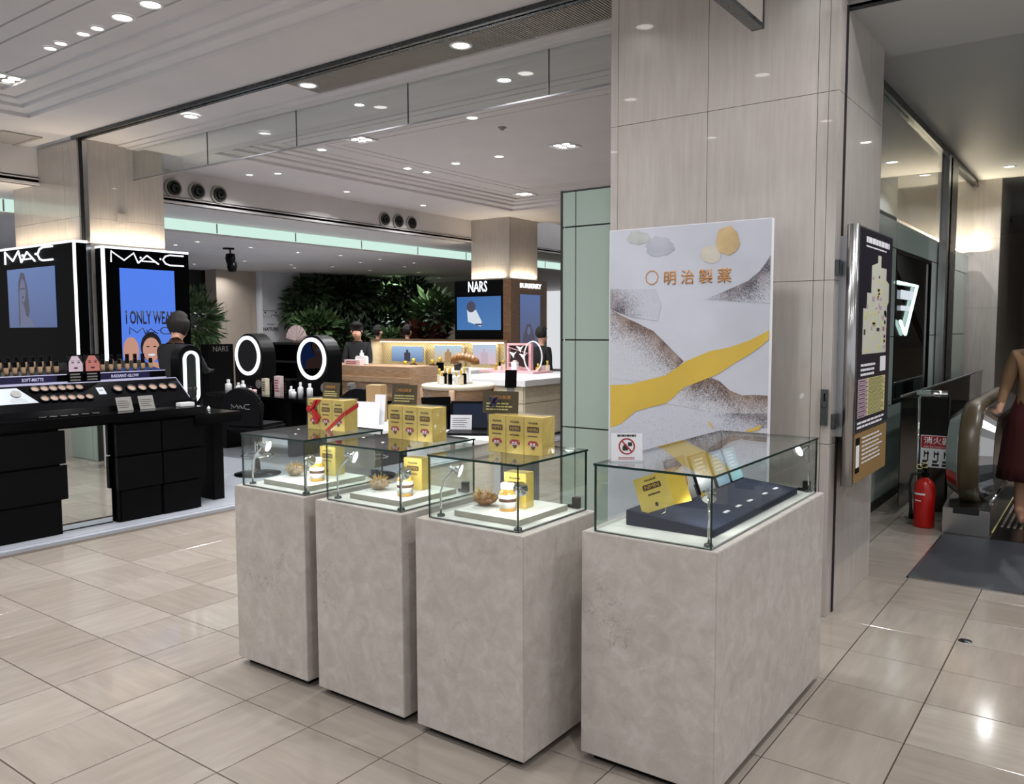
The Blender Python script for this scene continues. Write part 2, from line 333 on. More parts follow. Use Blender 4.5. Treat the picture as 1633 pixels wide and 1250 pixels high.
ORDW = ['first', 'second', 'third', 'fourth', 'fifth', 'sixth', 'seventh', 'eighth', 'ninth', 'tenth', 'eleventh', 'twelfth', 'thirteenth', 'fourteenth', 'fifteenth', 'sixteenth', 'seventeenth', 'eighteenth', 'nineteenth', 'twentieth']
def ordw(i, n):
    return 'leftmost' if i == 0 else ('rightmost' if i == n - 1 else ORDW[i] + ' from the left')
_tx = {}
def text(body, w, h, fr, mats, parent, name='lettering', depth=0.001, lift=0.0005, bold=0.0, stretch=True):
    """letters as a thin mesh, fitted to w x h and centred on the frame's origin"""
    key = (body, bold)
    if key not in _tx:
        cu = bpy.data.curves.new('t', 'FONT'); cu.body = body; cu.size = 1.0; cu.offset = bold; cu.resolution_u = 2
        t = bpy.data.objects.new('t', cu); COL.objects.link(t)
        bpy.context.view_layer.update()
        me = bpy.data.meshes.new_from_object(t.evaluated_get(bpy.context.evaluated_depsgraph_get()))
        bpy.data.objects.remove(t); bpy.data.curves.remove(cu)
        _tx[key] = me
    src = _tx[key]
    bm = bmesh.new(); bm.from_mesh(src)
    if not bm.verts: bm.free(); return None
    xs = [v.co.x for v in bm.verts]; ys = [v.co.y for v in bm.verts]
    x0, x1, y0, y1 = min(xs), max(xs), min(ys), max(ys)
    sx = w / max(1e-6, x1 - x0); sy = h / max(1e-6, y1 - y0)
    if not stretch: sx = sy = min(sx, sy)
    for v in bm.verts: v.co = Vector(((v.co.x - (x0 + x1) / 2) * sx, (v.co.y - (y0 + y1) / 2) * sy, 0))
    ge = bmesh.ops.extrude_face_region(bm, geom=bm.faces[:])
    for v in [g for g in ge['geom'] if isinstance(g, bmesh.types.BMVert)]: v.co.z += depth
    for v in bm.verts: v.co.z += lift
    bm.transform(fr)
    return obj(name, bm, mats, parent)
def dashes(bm, x0, y0, x1, y1, rows, fr, d0=0.0003, d1=0.0008, mi=0, fill=0.5, ragged=True, seed=1):
    """small print that is too fine to read: rows of short word marks"""
    rnd = random.Random(seed); dy = (y1 - y0) / rows
    for i in range(rows):
        yb = y1 - (i + 1) * dy + dy * (1 - fill) / 2; x = x0; end = x1 - (rnd.random() * 0.25 * (x1 - x0) if ragged else 0)
        while x < end:
            l = min((x1 - x0) * rnd.uniform(0.06, 0.16), end - x)
            if l > (x1 - x0) * 0.02: poly(bm, rect(x, yb, x + l, yb + dy * fill), d0, d1, fr, mi)
            x += l + (x1 - x0) * 0.02

# ------------------------------------------------------------------ ceiling lights, seen and added
LIGHTK = 1.0
def lamp(parent, loc, power, radius=0.06, spread=130, col=(0.985, 0.985, 1.0), rot=None):
    d = bpy.data.lights.new('light', 'AREA'); d.shape = 'DISK'; d.size = radius * 2; d.energy = power * LIGHTK; d.color = col; d.spread = math.radians(spread)
    o = bpy.data.objects.new('light', d); COL.objects.link(o); o.parent = parent
    o.location = Vector(loc) - WL(parent)
    if rot: o.rotation_euler = rot
    return o
_dl = {}
def downlight(x, y, z, r, power, label, group, col=(0.985, 0.985, 1.0), lit=True):
    key = round(r, 3)
    if key not in _dl:
        bm = NB(); lathe(bm, [(r, -0.001), (r * 1.0, -0.008), (r * 0.8, -0.010), (r * 0.74, -0.002)], 24); ring = setmesh('trim_ring', bm, 'white_plastic')
        bm = NB(); lathe(bm, [(r * 0.76, -0.001), (r * 0.70, -0.004), (0, -0.0045)], 24); lens = setmesh('lens', bm, 'lamp_glow')
        _dl[key] = (ring, lens)
    t = thing('ceiling_downlight', label, 'downlight', (x, y, z), 0, group)
    inst('trim_ring', _dl[key][0], t); inst('lens', _dl[key][1], t)
    if power: lamp(t, (x, y, z - 0.02), power, r * 0.7, 140, col)
    return t
def row_labels(pts, fmt):
    """label each light by its order from the left in the photo"""
    o = sorted(range(len(pts)), key=lambda i: (proj(pts[i]) or (9999, 0))[0]); L = [''] * len(pts)
    for k, i in enumerate(o): L[i] = fmt % ordw(k, len(pts))
    return L

# ------------------------------------------------------------------ the setting: floor
CZ = 3.63                                  # main ceiling height
XE = [-1.361 + 0.397 * i for i in range(-0, 11)]
XS = [-1.676 - 0.394 * i for i in range(12)][::-1] + XE
YS = [2.428 + 0.4058 * i for i in range(-10, 16)]
bm = NB(); box(bm, -26, 4.0, -4, 27, -0.06, -0.012); floor = struct('floor', bm, 'grout', 'glossy beige stone tiled floor of the store')
def tile_mesh(w, d):
    bm = NB(); g = 0.0022; t = 0.0015
    lo = [bm.verts.new(p) for p in ((g, g, -0.012), (w - g, g, -0.012), (w - g, d - g, -0.012), (g, d - g, -0.012))]
    mi = [bm.verts.new(p) for p in ((g, g, -t), (w - g, g, -t), (w - g, d - g, -t), (g, d - g, -t))]
    hi = [bm.verts.new(p) for p in ((g + t, g + t, 0), (w - g - t, g + t, 0), (w - g - t, d - g - t, 0), (g + t, d - g - t, 0))]
    for a, b in ((lo, mi), (mi, hi)):
        for i in range(4): bm.faces.new((a[i], a[(i + 1) % 4], b[(i + 1) % 4], b[i]))
    bm.faces.new(hi)
    return setmesh('floor_tile', bm, 'floor_tile')
tm = {}; far_tiles = NB(); ntile = 0
for x0, x1 in zip(XS, XS[1:]):
    for y0, y1 in zip(YS, YS[1:]):
        if x1 < -6.05: continue
        q = [proj((x, y, 0)) for x in (x0, x1) for y in (y0, y1)]
        q = [p for p in q if p]
        vis = len(q) >= 2 and max(p[0] for p in q) > -60 and min(p[0] for p in q) < W + 60 and min(p[1] for p in q) < H + 40 and max(p[1] for p in q) > 0 and (y0 < 4.5 or x0 > -1.6) and y0 < 7.2
        key = (round(x1 - x0, 3), round(y1 - y0, 3))
        if vis:
            if key not in tm: tm[key] = tile_mesh(*key)
            inst('floor_tile', tm[key], floor, (x0, y0, 0)); ntile += 1
        else:
            box(far_tiles, x0 + .002, x1 - .002, y0 + .002, y1 - .002, -0.0119, 0)
print('tiles', ntile)
ft = obj('floor_tile', far_tiles, 'floor_tile', floor); ft['kind'] = 'stuff'
bm = NB(); box(bm, -26, -6.17, -4, 12.0, -0.012, 0.02); box(bm, -6.17, -6.12, -4, 12.0, -0.012, 0.012); struct('floor_platform', bm, 'white_floor', 'pale polished floor under the black make-up counters')
bm = NB(); lathe(bm, [(0, 0.003), (0.028, 0.003), (0.032, 0.0)], 20, (-0.529, 4.505, 0)); tag(obj('floor_drain', bm, 'dark_steel'), 'small round metal floor cap on the tiles before the escalator', 'floor cap')

# ------------------------------------------------------------------ ceiling with its coffers
def coffer_ceiling(name, X0, X1, Y0, Y1, cx0, cx1, cy0, cy1, prof, label):
    bm = NB(); z = CZ
    for a in ((X0, cx0, Y0, Y1), (cx1, X1, Y0, Y1), (cx0, cx1, Y0, cy0), (cx0, cx1, cy1, Y1)):
        if a[1] > a[0] + 1e-4 and a[3] > a[2] + 1e-4:
            bm.faces.new([bm.verts.new(p) for p in ((a[0], a[2], z), (a[0], a[3], z), (a[1], a[3], z), (a[1], a[2], z))])
    loops = []
    for ins, dz in prof:
        loops.append([bm.verts.new(p) for p in ((cx0 + ins, cy0 + ins, z + dz), (cx0 + ins, cy1 - ins, z + dz), (cx1 - ins, cy1 - ins, z + dz), (cx1 - ins, cy0 + ins, z + dz))])
    for a, b in zip(loops, loops[1:]):
        for i in range(4): bm.faces.new((a[i], a[(i + 1) % 4], b[(i + 1) % 4], b[i]))
    bm.faces.new(loops[-1])
    # closed top so that no outside light leaks in
    box(bm, X0, X1, Y0, Y1, z + 0.32, z + 0.40)
    return struct(name, bm, 'ceiling_white', label)
PROF = [(0, 0), (0.004, 0.034), (0.03, 0.036), (0.07, 0.05), (0.10, 0.062), (0.104, 0.09), (0.135, 0.092), (0.165, 0.10), (0.19, 0.115), (0.194, 0.132), (0.36, 0.132), (0.364, 0.118), (0.385, 0.118), (0.389, 0.142)]
for _g in (0.55, 0.90, 1.06): PROF += [(_g, 0.142), (_g + 0.002, 0.157), (_g + 0.018, 0.157), (_g + 0.02, 0.142)]
YH = 4.50
coffer_ceiling('ceiling', -13.0, 3.0, -4.0, YH, -8.746, -1.4, -2.2, 3.886, PROF, 'white coffered ceiling over the walkway in front')
coffer_ceiling('ceiling', -10.1, -1.3, 5.26, 13.6, -8.73, -2.9, 5.95, 11.95, PROF, 'white coffered ceiling inside the cosmetics hall')
# the shutter slot and louvred strip between the two ceilings
bm = NB()
box(bm, -9.19, -2.51, 4.50, 4.53, CZ - 0.035, CZ + 0.35, 0); box(bm, -9.19, -2.51, 4.53, 4.56, CZ + 0.06, CZ + 0.09, 1); box(bm, -9.19, -2.51, 4.56, 4.60, CZ - 0.03, CZ + 0.35, 0)
struct('trim_shutter_track', bm, ['dark_steel', 'rubber_black'], 'dark grey shutter track running along the ceiling of the wide opening')
bm = NB(); box(bm, -9.19, -2.51, 4.60, 5.02, CZ, CZ + 0.05); box(bm, -9.19, -2.51, 5.02, 5.16, CZ - 0.015, CZ + 0.05); box(bm, -9.19, -2.51, 5.12, 5.26, CZ - 0.03, CZ + 0.05)
soff = struct('trim_soffit', bm, 'ceiling_white', 'lowered white soffit strip behind the shutter track')
vm = NB(); box(vm, 0, 0.011, 0, 0.34, -0.012, 0.0); vme = setmesh('vent_slat', vm, 'vent_grille')
bm = NB(); box(bm, -5.75, -2.53, 4.635, 5.0, CZ - 0.003, CZ - 0.001)
lv = thing('ceiling_louvre', 'long slatted ceiling air vent above the opening beside the marble pillar', 'air vent', (-5.75, 4.64, CZ - 0.003))
obj('vent_backing', bm, 'vent_dark', lv)
nsl = 146
for i in range(nsl): inst('vent_slat', vme, lv, (0.006 + i * 0.022, 0.005, 0))
for i, x in enumerate((-8.3, -7.0)):
    pass
sl = [(-7.353, 4.764), (-5.632, 4.769), (-3.957, 4.787)]
for (x, y), L in zip(sl, ('left', 'middle', 'right')):
    downlight(x, y, CZ - 0.012, 0.085, 16, 'recessed downlight at the %s of the three along the soffit over the opening' % L, 'soffit downlights')
# glass smoke barrier
gy = 5.195; gz0, gz1 = 3.265, CZ - 0.03
sb = thing('smoke_barrier', 'row of hanging clear glass panels below the soffit of the opening', 'glass barrier', (-9.19, gy, gz0))
ex = [-9.19] + [PY(p, gy).x for p in ((330, 230), (472, 200), (650, 150), (875, 110))] + [-2.51]
for a, b in zip(ex, ex[1:]):
    bm = NB(); box(bm, a + 0.004, b - 0.004, gy, gy + 0.008, gz0, gz1); obj('glass_panel', bm, 'pane_glass', sb)
bm = NB(); box(bm, -9.19, -2.51, gy - 0.006, gy + 0.014, gz0 - 0.012, gz0); obj('bottom_rail', bm, 'aluminium', sb)
for x in ex[1:-1]:
    bm = NB(); box(bm, x - 0.003, x + 0.003, gy - 0.001, gy + 0.009, gz0, gz1); obj('joint', bm, 'dark_steel', sb)

# lights in the walkway coffer (six in view, the same pattern goes on over the camera)
zc = CZ + 0.142
vis6 = [PZ(p, zc) for p in ((80, 76), (97, 68), (133, 53), (155, 44), (195, 27), (240, 6))]
for v, r, L in zip(vis6, (0.055, 0.055, 0.055, 0.055, 0.085, 0.085), row_labels(vis6, '%s downlight of the six in the coffer over the black make-up counter')):
    downlight(v.x, v.y, zc - 0.001, r, 9, L, 'walkway coffer downlights')
for x in (-4.6, -3.7, -2.9, -1.7):
    downlight(x, 3.26 if x < -2.5 else 3.2, zc - 0.001, 0.085, 12, 'recessed downlight over the walkway beyond the top edge of the view', 'overhead downlights out of view')
for y in (1.6, -0.4):
    for x in (-6.6, -5.2, -3.9, -2.6):
        downlight(x, y, zc - 0.001, 0.085, 8 if x < -5 else (13 if y > 1 else 16), 'recessed downlight over the walkway beyond the top edge of the view', 'overhead downlights out of view')
for x, y in ((-0.5, 4.0), (-0.4, 1.4), (1.3, 2.6), (0.9, -0.6)):
    downlight(x, y, CZ - 0.001, 0.085, 20, 'recessed downlight over the walkway beyond the top edge of the view', 'overhead downlights out of view')
def square_light(v, s, label, group, power=14):
    t = thing('recessed_square_light', label, 'ceiling light', v, 0, group)
    bm = NB(); ringband(bm, rect(-s, -s, s, s), rect(-s * .82, -s * .82, s * .82, s * .82), 0, -0.012, Matrix.Identity(4)); obj('frame', bm, 'white_plastic', t, local=True)
    bm = NB()
    for sx, sy in ((-1, -1), (1, -1), (1, 1), (-1, 1)): poly(bm, ell(sx * s * .38, sy * s * .38, s * .30, n=16), -0.006, -0.003)
    obj('lens', bm, 'lamp_glow', t, local=True)
    bm = NB(); poly(bm, rect(-s * .82, -s * .82, s * .82, s * .82), -0.003, -0.001); obj('backing', bm, 'vent_dark', t, local=True)
    lamp(t, (v[0], v[1], v[2] - 0.03), power, s * 0.6, 150)
v = PZ((6, 124), zc); square_light((v.x, v.y, zc - 0.001), 0.16, 'square recessed multi-lamp light at the far left edge of the walkway coffer', 'square ceiling lights')
v = PZ((900, 232), zc); square_light((v.x, v.y, zc - 0.001), 0.16, 'square recessed multi-lamp light in the hall ceiling nearest the marble pillar', 'square ceiling lights')
v = PZ((836, 309), zc); square_light((v.x, v.y, zc - 0.001), 0.16, 'square recessed multi-lamp light at the far corner of the hall coffer', 'square ceiling lights')
v = PZ((577, 222), zc); square_light((v.x, v.y, zc - 0.001), 0.14, 'square recessed multi-lamp light seen through the glass smoke barrier', 'square ceiling lights')
# hall downlights, coffer and border
hl = [PZ(p, zc) for p in ((513, 238), (650, 268), (681, 274), (727, 260), (796, 249), (753, 187), (804, 99))]
for v, L in zip(hl, row_labels(hl, '%s of the seven downlights in the hall coffer')):
    downlight(v.x, v.y, (zc if v.y > 6.9 else CZ) - 0.001 if 6.9 < v.y else CZ - 0.001, 0.075, 33, L, 'hall coffer downlights')
hb = [PZ(p, CZ) for p in ((398, 278), (443, 276), (553, 305), (675, 327), (380, 199), (573, 166), (458, 178), (230, 290))]
hb = [v for v in hb if v.y > 5.3 and v.x > -10]
for v, L in zip(hb, row_labels(hb, '%s downlight along the flat border of the hall ceiling')):
    inc = -8.73 < v.x < -2.9 and 5.95 < v.y < 11.95
    downlight(v.x, v.y, (zc if inc else CZ) - 0.001, 0.06, 12, L, 'hall border downlights')
bm = NB(); lathe(bm, [(0, -0.03), (0.02, -0.03), (0.03, -0.012), (0.05, -0.006), (0.05, 0)], 16, tuple(PZ((801, 203), zc))); tag(obj('smoke_detector', bm, 'vent_dark'), 'small dark detector on the hall ceiling right of the glass barrier', 'detector')
# left ceiling vent by the left column
v0 = PZ((0, 206), CZ)
t = thing('ceiling_vent', 'perforated ceiling vent above the left column at the edge of the view', 'air vent', (-10.3, 3.94, CZ))
bm = NB(); ringband(bm, rect(-10.3, 3.94, -9.47, 4.34), rect(-10.26, 3.98, -9.51, 4.30), CZ - 0.012, CZ - 0.001, Matrix.Identity(4)); obj('frame', bm, 'vent_grille', t)
bm = NB(); box(bm, -10.26, -9.51, 3.98, 4.30, CZ - 0.006, CZ - 0.001); obj('grille', bm, 'perforated', t)

# ------------------------------------------------------------------ fascia with air nozzles, cove, low ceiling, back walls
bm = NB(); box(bm, -10.25, -10.1, 3.0, 27, 3.22, CZ + 0.35); box(bm, -10.1, -10.07, 3.0, 27, 3.205, 3.235); box(bm, -10.1, -10.085, 3.0, 27, 3.27, 3.285)
struct('wall_fascia', bm, 'ceiling_white', 'white drop fascia with round air nozzles across the hall')
nz = [PX(p, -10.1) for p in ((275, 300), (313, 306), (348, 311), (612, 350), (634, 352), (655, 355))]
for i, (v, L) in enumerate(zip(nz, ('left nozzle of the group of three beside the left column', 'middle nozzle of the group of three beside the left column', 'right nozzle of the group of three beside the left column', 'left nozzle of the group of three near the far column', 'middle nozzle of the group of three near the far column', 'right nozzle of the group of three near the far column'))):
    t = thing('air_nozzle', 'round dark air ' + L, 'air nozzle', (-10.1, v.y, 3.405), 0, 'round fascia air nozzles')
    bm = NB(); fr = FX((-10.1, v.y, 3.405)); ringband(bm, ell(0, 0, 0.125, n=28), ell(0, 0, 0.095, n=28), 0, 0.03, fr); obj('flange', bm, 'vent_grille', t)
    bm = NB(); ringband(bm, ell(0, 0, 0.095, n=28), ell(0, 0, 0.07, n=28), 0.0, 0.05, fr); poly(bm, ell(0, 0, 0.075, n=28), 0.0, 0.01, fr); ringband(bm, ell(0.02, 0.0, 0.05, n=20), ell(0.02, 0, 0.03, n=20), 0.0, 0.04, fr); obj('cup', bm, 'nozzle_dark', t)
bm = NB(); box(bm, -11.55, -10.1, 3.0, 27, 3.22, 3.30); struct('ceiling', bm, 'ceiling_white', 'white ceiling band between the fascia and the lit cove')
bm = NB(); box(bm, -11.60, -11.52, 3.0, 27, 3.05, 3.215); cv = struct('trim_cove', bm, 'cove_mint', 'mint green glowing light cove along the ceiling step')
for y in [3.2 + 1.55 * i for i in range(16)]:
    bm = NB(); box(bm, -11.525, -11.514, y, y + 0.02, 3.06, 3.21); obj('cove_joint', bm, 'vent_grille', cv)
bm = NB(); box(bm, -24, -11.5, 2.0, 27, 3.02, 3.05); struct('ceiling', bm, 'ceiling_white', 'low white ceiling with many small lights beyond the cove')
ll = [PZ(p, 3.02) for p in ((315, 385), (400, 394), (475, 402), (543, 407), (606, 413), (660, 419), (310, 421), (390, 416), (366, 428), (465, 422), (530, 425), (470, 427), (575, 418), (590, 431), (645, 425), (668, 434), (700, 443), (280, 390), (630, 440), (640, 445))]
for i, (v, L) in enumerate(zip(ll, row_labels(ll, '%s small round downlight of the low ceiling beyond the cove'))):
    downlight(v.x, v.y, 3.02, 0.055, 13, L, 'low ceiling downlights')
bm = NB(); box(bm, -18.6, -18.35, 2.0, 27, 0, 3.05); struct('wall_back', bm, 'wall_dark', 'dark wall behind the hanging plants')
bm = NB(); box(bm, -18.2, -17.75, 12.05, 13.19, 0, 3.02); wb = struct('wall_closet', bm, 'wall_beige', 'plain beige wall block with a faint door in the far left background')
bm = NB(); box(bm, -17.75, -17.735, 12.3, 13.0, 0, 2.2); obj('door_panel', bm, 'wall_beige', wb)
bm = NB(); box(bm, -18.2, -17.5, 13.2, 14.42, 0, 3.02); wn = struct('wall_nature', bm, 'wall_white', 'white wall block with small black lettering beside the plants')
q = [PX(p, -17.5) for p in ((417, 497), (445, 497), (418, 520), (446, 526))]
cx = (q[0].y + q[1].y) / 2
text('NATURE', 0.46, 0.085, FX((-17.5, cx, 1.56)), 'print_dark', wn, bold=0.02, depth=0.004)
bm = NB(); dashes(bm, -.12, -.015, .12, .015, 1, FX((-17.5, cx, 1.68)), .0005, .004, ragged=False); obj('small_print', bm, 'print_dark', wn)['kind'] = 'stuff'
bm = NB()
fr = FX((-17.5, cx, 1.95))
for a in (rect(-.23, .07, .23, .08), rect(-.23, -.08, -.225, -.03), rect(-.23, -.08, 0.02, -.075), rect(0.02, -.08, .025, -.03), rect(.02, -.03, .23, -.025)): poly(bm, a, 0.0005, 0.004, fr)
for x in (-.16, .17): poly(bm, ell(x, 0.03, 0.022, n=12), 0.0005, 0.004, fr)
obj('line_emblem', bm, 'print_dark', wn)
bm = NB(); box(bm, -18.2, -14.6, 19.8, 21.6, 0, 3.02); struct('wall_far', bm, 'wall_beige', 'grey beige wall behind the black screen tower')

# ------------------------------------------------------------------ columns
def slab_column(name, x0, x1, y0, y1, zs, xs, label, faces=('front',), ys=None, cmat='column_marble'):
    g = 0.018
    bm = NB(); box(bm, x0 + g, x1 - g, y0 + g, y1 - g, 0, CZ); c = struct(name, bm, 'joint_stone', label)
    j = 0.0014
    for za, zb in zip(zs, zs[1:]):
        for xa, xb in zip(xs, xs[1:]):
            b = NB(); box(b, xa + j, xb - j, y0, y0 + g, za + j, zb - j); obj('stone_slab', b, cmat, c)
        for ya, yb in zip(ys or [y0 + g, y1], (ys or [y0 + g, y1])[1:]):
            b = NB(); box(b, x1 - g, x1, ya + j, yb - j, za + j, zb - j); obj('stone_slab', b, cmat, c)
            b = NB(); box(b, x0, x0 + g, ya + j, yb - j, za + j, zb - j); obj('stone_slab', b, cmat, c)
        b = NB(); box(b, x0 + j, x1 - j, y1 - g, y1, za + j, zb - j); obj('stone_slab', b, cmat, c)
    return c
pil = slab_column('column', -2.51, -1.183, 4.45, 5.41, [0, 0.93, 1.79, 2.752, CZ], [-2.51, -2.46, -1.891, -1.29, -1.235, -1.183], 'large polished beige marble pillar behind the white poster', ys=[4.468, 4.545, 4.60, 5.41])
bm = NB(); box(bm, -1.184, -1.176, 4.552, 4.575, 0.0, 3.2); obj('shutter_guide', bm, 'rubber_black', pil)
bm = NB(); box(bm, -1.232, -1.197, 4.43, 4.452, 1.03, 1.22); ks = obj('key_switch_box', bm, 'dark_steel', None); tag(ks, 'small metal shutter switch plate on the pillar corner', 'switch')
bm = NB(); lathe(bm, [(0, 0.006), (0.009, 0.006), (0.009, 0)], 12)
bm.transform(Matrix.Translation((-1.215, 4.43, 1.13)) @ Matrix.Rotation(math.pi / 2, 4, 'X')); obj('key_barrel', bm, 'dark_steel', ks)
bm = NB(); box(bm, -1.216, -1.208, 4.4285, 4.4305, 1.16, 1.20); obj('switch_slot', bm, 'black_satin', ks)
colA = slab_column('column', -10.75, -9.19, 4.56, 5.56, [0, 1.2, 2.78, CZ], [-10.75, -9.5, -9.36, -9.19], 'beige marble column at the left behind the lit make-up screens')
bm = NB(); box(bm, -9.192, -9.175, 4.58, 4.61, 0, CZ - .03); box(bm, -9.19, -9.17, 4.61, 4.66, 0, CZ - .03, 1); obj('shutter_guide', bm, ['rubber_black', 'steel'], colA)
bm = NB(); box(bm, -9.19, -9.17, 4.99, 5.09, 2.74, 2.86); obj('wall_plate', bm, 'column_marble', colA)
colB = slab_column('column', -10.1, -9.19, 12.485, 13.42, [0, 2.75, CZ], [-10.1, -9.33, -9.19], 'beige marble column rising behind the black and wooden screen tower')
colC = slab_column('column', -2.5, -1.25, 12.45, 13.6, [0, 1.8, 2.7, CZ], [-2.5, -1.9, -1.25], 'beige column behind the glass wall beside the escalator')
# warm uplights sit on top of the light boxes at the columns
def strip_light(parent, loc, sx, sy, power, col=(1, .82, .58), rot=(math.pi, 0, 0)):
    d = bpy.data.lights.new('light', 'AREA'); d.shape = 'RECTANGLE'; d.size = sx; d.size_y = sy; d.energy = power; d.color = col
    o = bpy.data.objects.new('light', d); COL.objects.link(o); o.parent = parent; o.location = Vector(loc) - WL(parent); o.rotation_euler = rot
    return o

# ------------------------------------------------------------------ green panelled block right of the opening
GX0, GX1, GY0, GY1, GH = -3.13, -1.585, 4.86, 12.3, 2.48
bm = NB(); box(bm, GX0 + .02, GX1 - .02, GY0 + .02, GY1, 0, GH - .01); gb = struct('wall_green_block', bm, 'joint_dark', 'lift block clad in pale green glass panels with dark joints')
rows = [0.08, 0.855, 1.465, 2.24, GH]
bm = NB(); box(bm, GX0 - .002, GX0 + .012, GY0 - .002, GY0 + .02, 0, GH + .01); box(bm, GX0, GX1, GY0, GY0 + .02, GH - .005, GH + .008); obj('edge_trim', bm, 'joint_dark', gb)
for za, zb in zip([0.0] + rows[1:-1], rows[1:]):
    for xa, xb in zip((GX0 + .012, -3.01, -2.2), (-3.01, -2.2, GX1)):
        b = NB(); box(b, xa + .004, xb - .004, GY0, GY0 + .02, za + .005, zb - .005); obj('green_panel', b, 'mint_panel', gb)
ygr = [GY0 + .02, 5.9, 6.9, 7.93, 9.66, 10.9, GY1]
for za, zb in zip(rows, rows[1:]):
    for ya, yb in zip(ygr, ygr[1:]):
        if ya == 7.93 and za in (0.855, 1.465): continue
        b = NB(); box(b, GX1 - .02, GX1, ya + .004, yb - .004, za + .004, zb - .004); obj('green_panel', b, 'green_panel', gb)
bm = NB(); box(bm, GX1 - .03, GX1 + .006, GY0, GY1, 0, 0.08); obj('plinth', bm, 'rubber_black', gb)
wd = NB(); box(wd, GX1 - .018, GX1 - .010, 7.935, 9.655, 0.86, 2.235); wn1 = struct('window_1', wd, 'dark_glass', 'dark display window with a white neon triangle in the green wall')
bm = NB(); ringband(bm, rect(7.935, 0.86, 9.655, 2.235), rect(7.965, 0.89, 9.625, 2.205), -0.02, 0.004, FX((GX1, 0, 0))); obj('window_frame', bm, 'black_satin', wn1)
tri = [PX(p, GX1) for p in ((1437, 452), (1460, 456), (1443, 532), (1437, 515))]
ns = thing('neon_sign', 'white neon inverted triangle sign in the dark window', 'neon sign', (GX1 - .005, 8.5, 1.5))
a, b, c_ = PX((1430, 450), GX1), PX((1461, 456), GX1), PX((1442, 533), GX1)
d_ = PX((1434, 512), GX1)
bm = NB(); tube(bm, [(GX1 + .008, v.y, v.z) for v in (a, b, c_, d_)], 0.016, 8); obj('neon_tube', bm, 'neon', ns)
for p0, p1 in (((1436, 462), (1456, 479)), ((1436, 487), (1450, 496))):
    q0, q1 = PX(p0, GX1), PX(p1, GX1); bm = NB(); poly(bm, rect(q0.y, q1.z, q1.y, q0.z), 0.002, 0.008, FX((GX1, 0, 0))); obj('lit_panel', bm, 'print_white', ns)

# ------------------------------------------------------------------ right hand corridor: header, ceiling, glass wall with steel posts
bm = NB(); box(bm, -1.183, 4.0, 4.50, 4.555, 3.26, CZ + .4); box(bm, -1.183, 4.0, 4.60, 5.56, 3.20, CZ + .4); box(bm, -1.183, 4.0, 4.555, 4.60, 3.32, CZ + .4)
struct('wall_header', bm, 'ceiling_grey', 'grey header above the escalator opening')
bm = NB(); box(bm, -1.183, 4.0, 4.545, 4.556, 3.235, 3.30); box(bm, -1.183, 4.0, 4.60, 4.61, 3.185, 3.215); struct('trim_header_track', bm, 'dark_steel', 'shutter track under the header of the escalator opening')
bm = NB(); box(bm, -1.65, 4.0, 5.56, 20, 3.47, 3.55); struct('ceiling', bm, 'ceiling_grey', 'plain grey ceiling above the escalator')
gw = thing('glass_wall', 'tall glass wall in steel posts above the green panels beside the escalator', 'glass wall', (-1.56, 7.0, 0))
bm = NB(); box(bm, -1.60, -1.53, 5.5, 17, 3.40, 3.47); box(bm, -1.53, -1.515, 5.5, 17, 3.385, 3.40); obj('top_rail', bm, 'dark_steel', gw)
for ya, yb in ((5.5, 10.0), (10.5, 14.35)):
    bm = NB(); box(bm, -1.566, -1.554, ya, yb, GH + .01, 3.40); obj('glass_pane', bm, 'pane_glass', gw)
bm = NB(); box(bm, -1.575, -1.50, 10.0, 10.12, 0, 3.40); obj('steel_post', bm, 'steel', gw)
bm = NB(); box(bm, -1.575, -1.53, 10.12, 10.24, 0, 3.40); obj('post_recess', bm, 'rubber_black', gw)
bm = NB(); box(bm, -1.575, -1.50, 10.24, 10.62, 0, 3.40); obj('steel_post', bm, 'dark_steel', gw)
bm = NB(); box(bm, -1.575, -1.53, 14.3, 14.42, 0, 3.40); obj('post_recess', bm, 'rubber_black', gw)
bm = NB(); box(bm, -1.64, -1.54, 14.42, 20, 0, 3.47); struct('wall_corridor', bm, 'column_marble', 'beige stone wall at the far end beside the escalator')
bm = NB(); box(bm, -1.64, 4.0, 19.8, 20, 0, 3.47); struct('wall_end', bm, 'wall_beige', 'wall at the far end of the escalator well')
bm = NB(); box(bm, 3.8, 4.0, 9.0, 20, 0, 3.47); struct('wall_right', bm, 'wall_beige', 'wall beyond the escalator on the right')
# lights that show through the glass wall, over the hall behind
for p, L in (((1423, 258), 'upper left'), ((1475, 296), 'lower right')):
    v = PZ(p, CZ); downlight(v.x, v.y, CZ - .001, 0.09, 30, '%s of two downlights seen through the glass wall' % L, 'downlights behind the glass wall')
bm = NB(); box(bm, -9.1, -1.66, 13.6, 27, CZ, CZ + .1); struct('ceiling', bm, 'ceiling_white', 'far white ceiling of the hall behind the glass wall')
el_ = [Vector((x, y, 3.2 if y < 5.56 else 3.47)) for x, y in ((-0.3, 5.05), (1.6, 5.1), (0.5, 7.2), (-0.2, 9.2), (1.9, 8.2), (1.2, 11.0), (-1.1, 11.6), (1.2, 15.0))]  # downlights added to brighten the escalator well and its ceiling
for v, L in zip(el_, row_labels(el_, '%s of the eight added downlights above the escalator')):
    downlight(v.x, v.y, v.z - 0.001, 0.075, 22 if v.y > 6 else 12, L, 'added escalator downlights')
